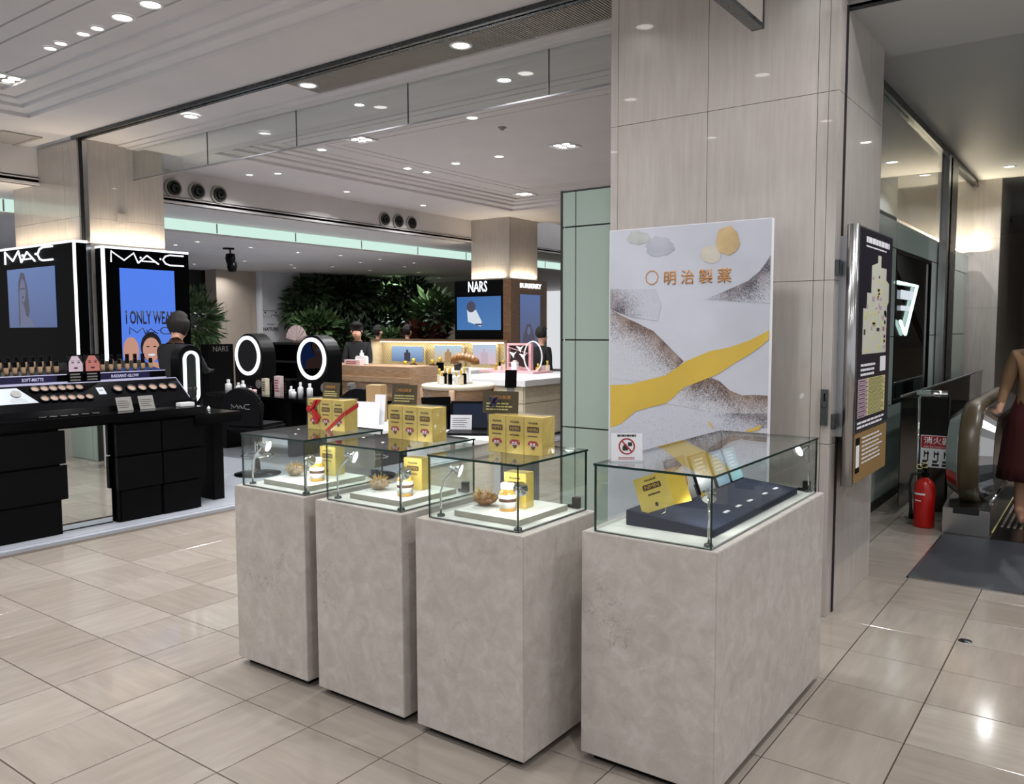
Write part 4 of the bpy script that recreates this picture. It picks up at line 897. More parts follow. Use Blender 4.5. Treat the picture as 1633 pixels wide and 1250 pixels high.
b = NB(); poly(b, rect(Y0d, zl + .005, yb - .008, zt_ - .008), .0004, .002, fr); face = obj('dark_face', b, 'sign_navy', ds)
b = NB(); dashes(b, Y0d + Wd * .16, dz(.928), Y0d + Wd * .88, dz(.962), 1, fr, .0022, .003, ragged=False, fill=.85, seed=21); dashes(b, Y0d + Wd * .16, dz(.908), Y0d + Wd * .8, dz(.918), 1, fr, .0022, .003, ragged=False, fill=.7, seed=22); obj('heading_print', b, 'paper_white', face)['kind'] = 'stuff'
mp = [(.12, .35), (.12, .58), (.22, .58), (.22, .66), (.34, .66), (.34, .80), (.52, .82), (.52, .86), (.62, .86), (.62, .80), (.80, .80), (.80, .74), (.9, .72), (.9, .62), (.85, .6), (.85, .35)]
def mpp(q): return [(Y0d + Wd * u, dz(.04 + v * .98)) for u, v in q]
b = NB(); poly(b, mpp(mp), .0022, .003, fr); mpo = obj('floor_map', b, 'map_grey', face)
b = NB(); rnd = random.Random(5)
for i in range(60):
    u, v = rnd.uniform(.14, .8), rnd.uniform(.36, .76)
    if v > .58 and u < .36: continue
    poly(b, mpp(rect(u, v, u + rnd.uniform(.03, .09), v + rnd.uniform(.008, .03))), .003, .0034, fr, mi=rnd.choice((0, 0, 1, 2)))
obj('map_blocks', b, ['sign_yellow', 'sign_mauve', 'print_dark'], mpo)
b = NB(); poly(b, mpp(rect(.04, .03, .86, .225)), .0022, .003, fr); poly(b, mpp(rect(.04, .03, .30, .225)), .003, .0032, fr, mi=1); lst = obj('shop_list', b, ['sign_yellow', 'sign_mauve'], face)
b = NB()
for i in range(9):
    v = .03 + i * .0218; poly(b, mpp(rect(.04, v - .0012, .86, v + .0008)), .0033, .0037, fr)
    dashes(b, Y0d + Wd * .34, dz(.04 + (v + .003) * .98), Y0d + Wd * .84, dz(.04 + (v + .018) * .98), 2, fr, .0033, .0037, fill=.4, seed=i)
    dashes(b, Y0d + Wd * .06, dz(.04 + (v + .006) * .98), Y0d + Wd * .26, dz(.04 + (v + .014) * .98), 1, fr, .0033, .0037, fill=.6, seed=i + 30)
obj('list_lines', b, 'print_dark', lst)
b = NB(); dashes(b, Y0d + Wd * .1, dz(.27), Y0d + Wd * .55, dz(.34), 3, fr, .0022, .003, seed=8); obj('white_notes', b, 'paper_white', face)['kind'] = 'stuff'; b = NB(); poly(b, mpp(rect(.68, .25, .86, .33)), .0022, .003, fr); obj('white_sticker', b, 'paper_white', face); b = NB(); dashes(b, Y0d + Wd * .04, dz(.012), Y0d + Wd * .95, dz(.055), 2, fr, .0022, .003, seed=11); obj('symbol_rows', b, 'paper_white', face)['kind'] = 'stuff'
b = NB(); box(b, SX - .03, SX, ya + .06, yb - .02, zb_ + .01, zl - .006); lp = obj('lower_plate', b, 'sign_tan', ds)
b = NB(); poly(b, rect(Y0d + .02, zb_ + .06, Y0d + .11, zl - .03), .0004, .001, fr); obj('dark_strip', b, 'black_satin', lp)
b = NB(); poly(b, rect(Y0d + .03, zb_ + .09, Y0d + .10, zl - .07), .001, .0016, fr); obj('white_sticker', b, 'paper_white', lp); b = NB(); dashes(b, Y0d + .16, zb_ + .09, yb - .08, zl - .03, 7, fr, .0004, .001, fill=.35, seed=2); obj('white_print', b, 'paper_white', lp)['kind'] = 'stuff'
for z, nm in ((dz(.80), 'upper'), (dz(.06), 'lower')):
    b = NB(); box(b, -1.183, -1.165, ya - .035, ya + .02, z - .04, z + .04); obj('bracket', b, 'dark_steel', ds)
b = NB(); box(b, -1.183, -1.15, 4.70, 4.735, 1.21, 1.33); sw = obj('card_switch', b, 'white_plastic'); tag(sw, 'small white card reader beside the floor directory', 'switch')
b = NB(); box(b, -1.181, -1.149, 4.697, 4.70, 1.28, 1.31); obj('reader_slot', b, 'black_satin', sw)

# ------------------------------------------------------------------ escalator, its landing plate and guard
lp = NB(); box(lp, -0.966, 1.2, 5.47, 6.80, 0.0005, 0.006); pl_o = obj('landing_plate', lp, 'mat_grey'); tag(pl_o, 'dark grey metal landing plate before the escalator', 'landing plate')
b = NB(); box(b, -0.975, 1.2, 5.462, 5.47, 0.0005, 0.008); box(b, -0.975, -0.966, 5.462, 6.8, .0005, .008); obj('edge_trim', b, 'steel', pl_o)
b = NB(); box(b, -0.36, -0.35, 5.47, 6.8, .006, .0075); obj('plate_joint', b, 'steel', pl_o)
es = thing('escalator', 'escalator with a curved glass and chrome balustrade and brown handrail', 'escalator', (-0.3, 6.85, 0))
EX = -0.83; R_ = .36; CZe = 0.585
# left newel: sweep of the handrail in the Y-Z plane
arc = [(7.16 + R_ * math.cos(math.radians(a)), CZe + R_ * math.sin(math.radians(a))) for a in range(285, 89, -15)]
rail = [(8.6, .945)] and [(7.16, .225)] + [(7.16 - R_ * math.sin(math.radians(a)), CZe - R_ * math.cos(math.radians(a))) for a in range(10, 181, 12)] + [(7.5, .948), (8.2, .948), (9.0, .948)]
def esc_side(cx, sgn):
    b = NB(); prof = [(-.068, -.01), (-.066, .022), (-.03, .036), (.03, .036), (.066, .022), (.068, -.01)]
    rings = []
    for i, (y, z) in enumerate(rail):
        y0, z0 = rail[max(0, i - 1)]; y1, z1 = rail[min(len(rail) - 1, i + 1)]; d = Vector((0, y1 - y0, z1 - z0)).normalized(); nrm = Vector((0, -d.z, d.y))
        rings.append([b.verts.new(Vector((cx + u, y, z)) + nrm * v) for u, v in prof])
    for a, c in zip(rings, rings[1:]):
        for k in range(len(prof)): f = b.faces.new((a[k], a[(k + 1) % len(prof)], c[(k + 1) % len(prof)], c[k])); f.smooth = True
    b.faces.new(rings[0]); b.faces.new(rings[-1][::-1]); obj('handrail', b, 'handrail', es)
    # chrome band that carries the rail
    b = NB(); rings = []
    for i, (y, z) in enumerate(rail):
        y0, z0 = rail[max(0, i - 1)]; y1, z1 = rail[min(len(rail) - 1, i + 1)]; d = Vector((0, y1 - y0, z1 - z0)).normalized(); nrm = Vector((0, -d.z, d.y))
        rings.append([b.verts.new(Vector((cx + u, y, z)) + nrm * v) for u, v in ((-.075, -.012), (.075, -.012), (.155, -.075), (.155, -.11), (-.155, -.11), (-.155, -.075))])
    for a, c in zip(rings, rings[1:]):
        for k in range(6): b.faces.new((a[k], a[(k + 1) % 6], c[(k + 1) % 6], c[k]))
    b.faces.new(rings[0]); b.faces.new(rings[-1][::-1]); obj('rail_guide', b, 'steel', es)
    # glass balustrade
    pts = [(y + (7.16 - y) * .12, z + (CZe - z) * .12) for y, z in rail[1:16]] + [(9.0, .90), (9.0, .22), (7.2, .22)]
    b = NB(); poly(b, pts, -.006, .006, FX((cx, 0, 0))); obj('glass_balustrade', b, 'pane_glass', es)
    # skirt and newel base
    b = NB(); poly(b, [(6.82, 0), (6.82, .20), (7.0, .235), (9.0, .235), (9.0, 0)], -.155, .155, FX((cx, 0, 0))); obj('skirt', b, 'steel', es, bevel=.006)
    b = NB(); box(b, cx - .085, cx + .085, 6.812, 6.83, .165, .215); obj('rail_inlet', b, 'rubber_black', es)
    # inner decking strips
    b = NB(); tube(b, [(cx + sgn * .14, 7.0, .245), (cx + sgn * .14, 9.0, .245)], .012, 8); obj('deck_strip', b, 'chrome', es)
esc_side(EX, 1); esc_side(EX + 1.32, -1)
b = NB(); box(b, EX + .16, EX + 1.20, 6.80, 7.25, 0.0005, .010); obj('comb_plate', b, 'dark_steel', es)
b = NB(); box(b, EX + .16, EX + .155, 7.0, 8.6, .010, .014); obj('yellow_line', b, 'sign_yellow', es)
tread = NB()
box(tread, 0, 1.0, 0, .40, -.04, .0)
for i in range(24): box(tread, i * .042, i * .042 + .022, 0, .40, 0, .012)
tme = setmesh('step', tread, 'dark_steel')
for i in range(5):
    inst('step', tme, es, (EX + .16 + .3, .42 + .40 * i, -.004))
# guard rail left of the escalator
GYp = 7.35
q0, q1 = PY((1463, 622), GYp), PY((1512, 628), GYp)
gr = thing('guard_rail', 'glass guard panel with a chrome top rail left of the escalator', 'guard rail', ((q0.x + q1.x) / 2, GYp, 0))
b = NB(); tube(b, [(q0.x, GYp, 1.01), (q1.x, GYp, 1.01)], .03, 14); obj('top_rail', b, 'chrome', gr)
b = NB(); box(b, q0.x + .01, q1.x + .02, GYp - .006, GYp + .006, .05, .99); obj('glass_panel', b, 'dark_glass', gr)
b = NB(); tube(b, [(q0.x + .02, GYp - .005, 0), (q0.x + .02, GYp - .005, 1.0)], .012, 10); obj('post', b, 'chrome', gr)
b = NB(); tube(b, [(q1.x + .01, GYp, 0), (q1.x + .01, GYp, 1.0)], .010, 10); obj('post', b, 'black_satin', gr)
b = NB(); box(b, -1.40, -1.39, GYp, 13.9, .06, .97); obj('glass_panel', b, 'dark_glass', gr)
b = NB(); box(b, -1.405, -1.385, GYp, 13.9, .97, .985); obj('top_rail', b, 'aluminium', gr)
# fire extinguisher with its notice
v = PZ((1470, 842), 0)
fx = Vector((v.x, v.y + .07, 0))
fe = thing('fire_extinguisher', 'red fire extinguisher standing on the floor beside the escalator', 'fire extinguisher', fx); fe.scale = (1, 1, .9)
b = NB(); lathe(b, [(0, .0), (.072, .0), (.075, .01), (.075, .33), (.068, .375), (.045, .41), (.025, .425), (.022, .44), (0, .44)], 28); obj('cylinder', b, 'red_paint', fe, local=True)
b = NB(); lathe(b, [(.028, .435), (.03, .45), (.024, .475), (0, .48)], 16); box(b, -.012, .012, -.07, .03, .475, .488); poly(b, [(-.085, .535), (-.08, .55), (.03, .50), (.03, .48)], -.011, .011, FX((0, 0, 0))); obj('valve_lever', b, 'black_satin', fe, local=True)
b = NB(); tube(b, [(-.02, 0, .46), (-.09, -.01, .45), (-.11, -.01, .36), (-.098, -.01, .22), (-.092, -.01, .12)], .011, 8); obj('hose', b, 'rubber_black', fe, local=True)
b = NB(); tube(b, [(-.092, -.01, .14), (-.090, -.01, .06)], [.012, .02], 10); obj('nozzle', b, 'black_satin', fe, local=True)
b = NB(); tube(b, [(-.03 + .02 * math.cos(a), -.075, .53 + .02 * math.sin(a)) for a in [k * .7 for k in range(9)]], .004, 6, closed=True); tube(b, [(.012 + .02 * math.cos(a), -.075, .545 + .02 * math.sin(a)) for a in [k * .7 for k in range(9)]], .004, 6, closed=True); obj('safety_pin', b, 'sign_yellow', fe, local=True)
b = NB()
for z0, z1, a0, a1 in ((.285, .30, -150, -75), (.23, .24, -140, -100)):
    b = NB()
    pts = [(.0756 * math.cos(math.radians(a)), .0756 * math.sin(math.radians(a))) for a in range(a0, a1 + 1, 8)]
    for p, q in zip(pts, pts[1:]): b.faces.new([b.verts.new(w) for w in ((*p, z0), (*q, z0), (*q, z1), (*p, z1))])
    obj('label_band', b, 'paper_white', fe, local=True)
q0, q1 = PY((1469, 693), GYp - .02), PY((1520, 748), GYp - .02)
fs = thing('extinguisher_sign', 'red and white extinguisher notice hanging on the glass guard panel', 'sign', ((q0.x + q1.x) / 2, GYp - .02, q1.z))
fr = FY((0, GYp - .02, 0)); b = NB(); poly(b, rect(q0.x, q1.z, q1.x, q0.z), 0, .004, fr); obj('board', b, 'paper_white', fs)
hz = q0.z - (q0.z - q1.z) * .40
b = NB(); poly(b, rect(q0.x + .005, hz, q1.x - .005, q0.z - .006), .0045, .006, fr); rb = obj('red_header', b, 'red_sign', fs)
text('消火器', (q1.x - q0.x) * .82, .06, FY(((q0.x + q1.x) / 2, GYp - .026, q0.z - .043)), 'paper_white', rb, bold=.02)
text('FIRE EXTINGUISHER', (q1.x - q0.x) * .8, .012, FY(((q0.x + q1.x) / 2, GYp - .026, hz + .012)), 'paper_white', rb)
b = NB()
for k in range(3):
    xx = q0.x + .012 + k * (q1.x - q0.x - .02) / 3; ww = (q1.x - q0.x) / 3 - .016
    for pa, pc in (((0, .0), (.8, .15)), ((.2, .5), (.3, .9)), ((.2, .7), (.8, .8)), ((.6, .3), (.7, .9)), ((.05, .2), (.6, .35))): 
        y0_ = q1.z + .01 + pa[1] * (hz - q1.z - .02); y1_ = q1.z + .01 + pc[1] * (hz - q1.z - .02); poly(b, rect(xx + pa[0] * ww, y0_, xx + max(pc[0], pa[0] + .12) * ww, max(y1_, y0_ + .006)), .0045, .0055, fr) if abs(y1_ - y0_) < .05 else poly(b, rect(xx + pa[0] * ww, y0_, xx + (pa[0] + .14) * ww, y1_), .0045, .0055, fr)
obj('pictograms', b, 'print_dark', fs)

# ------------------------------------------------------------------ people: one skinned body each
def person(loc, rz, height, label, joints, wear, hair='bob', face=True, hands=True):
    """joints in metres for a 1.6 m person facing -Y, feet at z=0; wear(co)->material index"""
    t = thing('person', label, 'person', loc, rz)
    J = dict(pelvis=(0, 0, .86), waist=(0, 0, 1.0), chest=(0, .01, 1.18), neck0=(0, .015, 1.33), neck=(0, .005, 1.40), head0=(0, -.01, 1.47), head1=(0, -.012, 1.56),
             shL=(.165, .01, 1.28), elL=(.215, .02, 1.02), wrL=(.22, -.05, .80), shR=(-.165, .01, 1.28), elR=(-.215, .02, 1.02), wrR=(-.22, -.05, .80),
             hipL=(.09, 0, .82), knL=(.095, -.015, .46), anL=(.095, .02, .08), toL=(.10, -.13, .03), hipR=(-.09, 0, .82), knR=(-.095, -.015, .46), anR=(-.095, .02, .08), toR=(-.10, -.13, .03))
    J.update(joints)
    Rr = dict(pelvis=(.18, .13), waist=(.15, .115), chest=(.18, .13), neck0=(.07, .055), neck=(.048, .048), head0=(.082, .098), head1=(.098, .122), shL=(.075, .075), shR=(.075, .075), elL=(.043, .043), elR=(.043, .043), wrL=(.028, .024), wrR=(.028, .024), hipL=(.11, .11), hipR=(.11, .11), knL=(.06, .06), knR=(.06, .06), anL=(.036, .04), anR=(.036, .04), toL=(.04, .022), toR=(.04, .022))
    E = [('pelvis', 'waist'), ('waist', 'chest'), ('chest', 'neck0'), ('neck0', 'neck'), ('neck', 'head0'), ('head0', 'head1'), ('chest', 'shL'), ('shL', 'elL'), ('elL', 'wrL'), ('chest', 'shR'), ('shR', 'elR'), ('elR', 'wrR'), ('pelvis', 'hipL'), ('hipL', 'knL'), ('knL', 'anL'), ('anL', 'toL'), ('pelvis', 'hipR'), ('hipR', 'knR'), ('knR', 'anR'), ('anR', 'toR')]
    V = {k: Vector(v) for k, v in J.items()}
    for s in 'LR':
        if not hands: continue
        d = (V['wr' + s] - V['el' + s]).normalized(); side = Vector((1 if s == 'L' else -1, 0, 0)); fw = Vector((0, -1, 0)); fw = (fw - d * fw.dot(d)).normalized(); out = d.cross(fw)
        pm = V['wr' + s] + d * .075; V['pm' + s] = pm; Rr['pm' + s] = (.034, .016); E.append(('wr' + s, 'pm' + s))
        for k, (o, l) in enumerate(((-.024, .062), (-.008, .072), (.008, .068), (.023, .052))):
            a = pm + fw * o + d * .012; b_ = a + d * l * .55 + out * .004; c_ = b_ + d * l * .4 + out * (-.016 if s == 'L' else .016)
            for nm, p, r in (('a', a, .0095), ('b', b_, .0085), ('c', c_, .0072)): V['f%d%s%s' % (k, nm, s)] = p; Rr['f%d%s%s' % (k, nm, s)] = (r, r)
            E += [('pm' + s, 'f%da%s' % (k, s)), ('f%da%s' % (k, s), 'f%db%s' % (k, s)), ('f%db%s' % (k, s), 'f%dc%s' % (k, s))]
        a = V['wr' + s] + d * .035 + fw * .028; b_ = a + d * .035 + fw * .018; V['t0' + s] = a; V['t1' + s] = b_; Rr['t0' + s] = (.012, .012); Rr['t1' + s] = (.0085, .0085); E += [('wr' + s, 't0' + s), ('t0' + s, 't1' + s)]
    names = list(V); idx = {n: i for i, n in enumerate(names)}; k = height / 1.6
    me = bpy.data.meshes.new('body'); me.from_pydata([V[n] * k for n in names], [(idx[a], idx[b]) for a, b in E], [])
    o = bpy.data.objects.new('body', me); COL.objects.link(o)
    o.modifiers.new('s', 'SKIN'); o.modifiers.new('ss', 'SUBSURF').levels = 2
    for i, n in enumerate(names):
        sv = me.skin_vertices[0].data[i]; sv.radius = (Rr[n][0] * k, Rr[n][1] * k); sv.use_root = n == 'pelvis'
    bpy.context.view_layer.update()
    nm = bpy.data.meshes.new_from_object(o.evaluated_get(bpy.context.evaluated_depsgraph_get()))
    bpy.data.objects.remove(o)
    hc = V['head1'] * k
    for v in nm.vertices:     # lift the crown and the nose/chin of the head
        d = v.co - hc
        if d.length < .16 * k and d.z > -.13 * k:
            if abs(d.x) < .014 * k and d.y < -.06 * k and -.06 * k < d.z < -.01 * k: v.co.y -= .012 * k
    mats, fn = wear
    for m in mats: nm.materials.append(M[m])
    for p in nm.polygons: p.material_index = fn(p.center / k); p.use_smooth = True
    ob = bpy.data.objects.new('body', nm); COL.objects.link(ob); ob.parent = t
    b = NB(); bmesh.ops.create_icosphere(b, subdivisions=4, radius=1.0)
    low = {'bob': -.16, 'short': -.07, 'bun': -.08}[hair]
    for v in b.verts:
        d = v.co.copy(); front = max(0, -d.y)
        r = Vector((.104 + (.018 if hair == 'bob' and d.z < .2 else 0), .122, .128)); q = Vector((d.x * r.x, d.y * r.y + .012, d.z * r.z + .02))
        if d.z < 0: q.z = max(q.z * (1.3 if hair == 'bob' else 1.0), low)
        if d.y < -.1 and d.z < .48: q.y = max(q.y, .0); q.x *= 1.0
        q += Vector((d.x, d.y, 0)) * (.010 * noise.noise(Vector((d.x * 5, d.y * 5, d.z * 1.2))) + .004 * noise.noise(Vector((d.x * 16, d.y * 16, d.z * 2))))
        v.co = q * k + hc
    obj('hair', b, 'hair_black', t, local=True, smooth=True)
    if hair == 'bun':
        b = NB(); bmesh.ops.create_icosphere(b, subdivisions=2, radius=.045 * k); bmesh.ops.translate(b, verts=b.verts, vec=hc + Vector((0, .11, .03)) * k); obj('hair_bun', b, 'hair_black', t, local=True, smooth=True)
    if face:
        b = NB()
        for s in (-1, 1): poly(b, ell(s * .03, -.012, .008, .0035, 10), .0, .003, Matrix.Translation(hc + Vector((0, -.088, 0)) * k) @ Matrix.Rotation(math.pi / 2, 4, 'X'))
        obj('eyes', b, 'print_dark', t, local=True)
        b = NB(); poly(b, ell(0, -.068, .022, .007, 12), 0, .003, Matrix.Translation(hc + Vector((0, -.082, 0)) * k) @ Matrix.Rotation(math.pi / 2, 4, 'X')); obj('mouth', b, 'print_red', t, local=True)
        b = NB(); poly(b, [(-.011, -.042), (.011, -.042), (.004, -.008), (-.004, -.008)], 0, .016, Matrix.Translation(hc + Vector((0, -.085, 0)) * k) @ Matrix.Rotation(math.pi / 2, 4, 'X')); obj('nose', b, 'skin', t, local=True)
        b = NB()
        for s in (-1, 1): lathe(b, [(0, -.022), (.010, -.01), (.011, .008), (0, .02)], 8, tuple(hc + Vector((s * .085, .005, -.02)) * k), sy=1.4)
        obj('ears', b, 'skin', t, local=True)
    return t
def black_wear(c):
    if c.z > 1.355: return 0
    if abs(c.x) > .17 and c.z < .83: return 0
    return 1
BW = (['skin', 'cloth_black'], black_wear)
# beautician bending by the oval mirror, seen from the side/back
v = PX((282, 540), -8.15)
person((v.x, v.y, .02), math.radians(205), 1.63, 'person in black with bobbed dark hair beside the oval lit mirror', dict(shR=(-.16, -.03, 1.27), elR=(-.22, -.16, 1.06), wrR=(-.14, -.36, 1.05), elL=(.22, -.1, 1.03), wrL=(.13, -.32, 1.06), head1=(0, -.06, 1.55), head0=(0, -.04, 1.46)), BW)
# saleswoman looking down behind the wooden counter
v = PY((570, 520), 9.3)
person((v.x, v.y, 0), math.radians(38), 1.60, 'person in a black top looking down behind the wooden counter', dict(elL=(.21, -.06, 1.02), wrL=(.12, -.28, 1.0), elR=(-.21, -.06, 1.02), wrR=(-.12, -.28, 1.0), head0=(0, -.05, 1.46), head1=(0, -.10, 1.53)), BW, 'short')
v = PY((603, 530), 13.6); person((v.x, v.y, 0), math.radians(150), 1.55, 'person in black with dark hair seen from behind, left of the planting', dict(), BW, 'bob', face=False)
v = PY((650, 528), 14.2); person((v.x, v.y, 0), math.radians(160), 1.56, 'person in black with full dark hair before the planting', dict(), BW, 'bob', face=False)
v = PY((864, 545), 11.2); person((v.x, v.y, 0), math.radians(170), 1.50, 'person in black with short dark hair behind the pink display', dict(), BW, 'short', face=False)
def tan_wear(c):
    if c.z > 1.36: return 0
    if abs(c.x) > .19 and c.z < .93: return 0
    return 1 if c.z > .93 else (2 if c.z > .40 else 0)
v = PY((1655, 690), 7.55)
pe = person((v.x, v.y, .012), math.radians(12), 1.62, 'person in a tan top and dark red skirt on the escalator at the right edge', dict(elR=(-.23, .0, 1.03), wrR=(-.29, -.09, .82), shR=(-.165, .01, 1.28)), (['skin', 'cloth_tan', 'cloth_red'], tan_wear), 'bob')
b = NB(); rings = []
for r_, z_ in ((.155, 1.0), (.16, .97), (.20, .86), (.225, .70), (.25, .45), (.262, .34), (.255, .34), (.24, .46), (.15, .95)):
    rings.append([b.verts.new((r_ * (1 + (.05 * math.cos(k * 3) if z_ < .8 else 0)) * math.cos(2 * math.pi * k / 40), r_ * .78 * (1 + (.05 * math.cos(k * 3) if z_ < .8 else 0)) * math.sin(2 * math.pi * k / 40), z_)) for k in range(40)])
for p_, q_ in zip(rings, rings[1:]):
    for k in range(40): b.faces.new((p_[k], p_[(k + 1) % 40], q_[(k + 1) % 40], q_[k]))
obj('skirt', b, 'cloth_red', pe, local=True, smooth=True)

# ------------------------------------------------------------------ black make-up counter on the left
def PP(p, o, n):
    d = ray(p); n = Vector(n); return CAM + d * ((Vector(o) - CAM).dot(n) / d.dot(n))
FXc = -6.27
mc = thing('makeup_counter', 'long glossy black make-up counter with stacked drawers at the left', 'counter', (-6.6, 3.2, .02))
def drawers(y0, y1, cols, tag_):
    b = NB(); box(b, -7.1, FXc - .03, y0 + .02, y1 - .02, .02, .82); obj('carcass', b, 'black_satin', mc)
    zs = [.02, .275, .545, .805]; offs = [-.03, .012, .0]
    w = (y1 - y0) / cols
    for r in range(3):
        for c in range(cols):
            sh = (.0, .025, .012)[r] if c == cols - 1 else 0
            b = NB(); box(b, FXc - .035, FXc + .0 + (.0, .012, .006)[(r + c) % 3] - (.02 if r == 0 else 0), y0 + w * c + .006 + (.03 if r == 0 and c == 0 else 0), y0 + w * (c + 1) - .006 + sh - (.04 if r == 0 and c == cols - 1 else 0), zs[r] + .008, zs[r + 1] - .006); obj('drawer_front', b, 'black_satin', mc, bevel=.003)
drawers(1.2, 2.925, 3, 'a'); drawers(3.32, 4.085, 2, 'b')
b = NB(); box(b, -6.36, -6.352, 2.925, 3.32, .03, .80); obj('mirror_panel', b, 'mirror', mc)
b = NB(); box(b, -7.1, -6.36, 2.925, 3.32, .02, .82); obj('carcass', b, 'black_satin', mc)
b = NB(); box(b, -7.25, FXc + .015, 1.1, 4.12, .82, .89); obj('worktop', b, 'black_gloss', mc, bevel=.008)
b = NB(); box(b, -7.05, FXc + .02, 4.0, 4.46, .735, .82); obj('end_shelf', b, 'black_gloss', mc, bevel=.006)
b = NB(); box(b, -6.9, -6.45, 4.30, 4.40, .02, .735); obj('end_leg', b, 'black_satin', mc)
# tiered tester stand on the worktop
ts = thing('tester_stand', 'black tiered tester stand with lit edges on the make-up counter', 'display stand', (-6.75, 3.2, .89))
PA = (-6.50, .935); PBs = (-6.72, 1.12)
fry = Matrix(((1, 0, 0, 0), (0, 0, 1, 0), (0, 1, 0, 0), (0, 0, 0, 1)))
b = NB(); poly(b, [(-6.48, .89), (PA[0], PA[1]), (PBs[0], PBs[1]), (-7.12, 1.12), (-7.12, .89)], 1.6, 4.13, fry); obj('lower_tier', b, 'black_gloss', ts)
b = NB(); poly(b, [(-6.755, 1.12), (-6.765, 1.185), (-6.95, 1.215), (-7.12, 1.27), (-7.12, 1.12)], 1.6, 4.05, fry); obj('upper_tier', b, 'black_gloss', ts)
nS = Vector((PBs[1] - PA[1], 0, PA[0] - PBs[0])).normalized(); oS = (PA[0], 0, PA[1])
def slope(p): return PP(p, oS, nS)
slM = lambda v: Matrix((( 0, nS.z * -1, nS.x, v.x), (1, 0, 0, v.y), (0, nS.x, nS.z, v.z), (0, 0, 0, 1)))   # x along +Y, y up the slope, z out
b = NB()
for ya_, yb_ in ((1.6, 3.20), (3.44, 4.05)):
    tube(b, [(-6.752, ya_, 1.127), (-6.752, yb_, 1.127)], .005, 6); tube(b, [(-6.764, ya_, 1.188), (-6.764, yb_, 1.188)], .004, 6)
obj('light_strip', b, 'strip_violet', ts)['kind'] = 'stuff'
b = NB(); tube(b, [(PBs[0] + .004, 1.6, PBs[1]), (PBs[0] + .004, 4.12, PBs[1]), (PA[0] + .004, 4.13, PA[1])], .004, 6); obj('edge_trim', b, 'strip_violet', ts)
for s_, ya_, yb_ in (('SOFT-MATTE', 2.86, 3.02), ('RADIANT-GLOW', 3.56, 3.80)):
    b = NB(); poly(b, rect(ya_ - .16, -.024, yb_ + .1, .024), .001, .003, FX((-6.758, 0, 1.157))); pn = obj('name_strip', b, 'violet_strip', ts)
    text(s_, yb_ - ya_, .026, FX((-6.754, (ya_ + yb_) / 2, 1.157)), 'strip_violet', pn, bold=.02)
# printed faces between the bottle rows
for px0, px1, m, nm in (((109, 568), (132, 592), 'print_face_pale', 'pale'), ((136, 567), (159, 591), 'print_face_red', 'rosy')):
    q0, q1 = PX(px0, -6.72), PX(px1, -6.72)
    t = thing('photo_card', '%s printed face card standing between the foundation bottles' % nm, 'card', (-6.72, (q0.y + q1.y) / 2, 1.12), 0, 'printed face cards')
    fr = FX((-6.72, (q0.y + q1.y) / 2, 0)); w_ = (q1.y - q0.y) / 2 * 1.08
    b = NB(); poly(b, rect(-w_, 1.121, w_, q0.z + .01), -.02, 0, fr); obj('holder', b, 'black_gloss', t)
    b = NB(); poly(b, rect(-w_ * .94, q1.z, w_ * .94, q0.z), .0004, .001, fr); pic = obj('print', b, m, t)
    zc_ = (q0.z + q1.z) / 2; hh_ = (q0.z - q1.z) / 2
    b = NB()
    for s in (-1, 1): poly(b, ell(s * w_ * .4, zc_ + hh_ * .15, w_ * .2, hh_ * .08, 10), .001, .0014, fr); poly(b, rect(s * w_ * .4 - w_ * .22, zc_ + hh_ * .34, s * w_ * .4 + w_ * .22, zc_ + hh_ * .40), .001, .0014, fr)
    poly(b, [(-w_ * .94, q0.z), (-w_ * .94, zc_ + hh_ * .2), (-w_ * .5, q0.z)], .001, .0014, fr); poly(b, [(w_ * .94, q0.z), (w_ * .94, zc_), (w_ * .3, q0.z)], .001, .0014, fr)
    obj('printed_eyes', b, 'print_hair', pic)
    b = NB(); poly(b, ell(0, zc_ - hh_ * .55, w_ * .3, hh_ * .12, 12), .001, .0014, fr); obj('printed_lips', b, 'print_lip', pic)
    b = NB(); dashes(b, -w_ * .8, 1.13, w_ * .8, q1.z - .01, 3, fr, .0004, .001, seed=5); obj('small_print', b, 'grey_card', t)
# foundation bottles
def bottle_proto(label, group, loc):
    t = thing('foundation_bottle', label, 'bottle', loc, 0, group)
    b = NB(); lathe(b, [(0, .0), (.014, .004), (.0185, .018), (.0195, .05), (.018, .058)], 14, sx=.7); obj('glass_body', b, 'foundation', t, local=True)
    b = NB(); lathe(b, [(.0165, .058), (.0165, .098), (.015, .10), (0, .10)], 14, sx=.8); obj('cap', b, 'black_gloss', t, local=True)
    return t
bp = None
for row, (n, ya_, yb_, x_, z_, desc, grp) in enumerate(((9, 2.66, 3.155, -6.83, 1.197, 'front-row foundation bottle left of the printed faces', 'front left foundation bottles'), (7, 3.53, 3.955, -6.83, 1.197, 'front-row foundation bottle right of the printed faces', 'front right foundation bottles'), (9, 2.68, 3.18, -7.0, 1.232, 'back-row foundation bottle left of the printed faces', 'back left foundation bottles'), (7, 3.55, 3.98, -7.0, 1.232, 'back-row foundation bottle right of the printed faces', 'back right foundation bottles'))):
    for i in range(n):
        y = ya_ + (yb_ - ya_) * i / (n - 1); L = '%s %s' % (ordw(i, n), desc)
        if bp is None: bp = bottle_proto(L, grp, (x_, y, z_))
        else: c = dup(bp); c.location = (x_, y, z_); c['label'] = L; c['group'] = grp
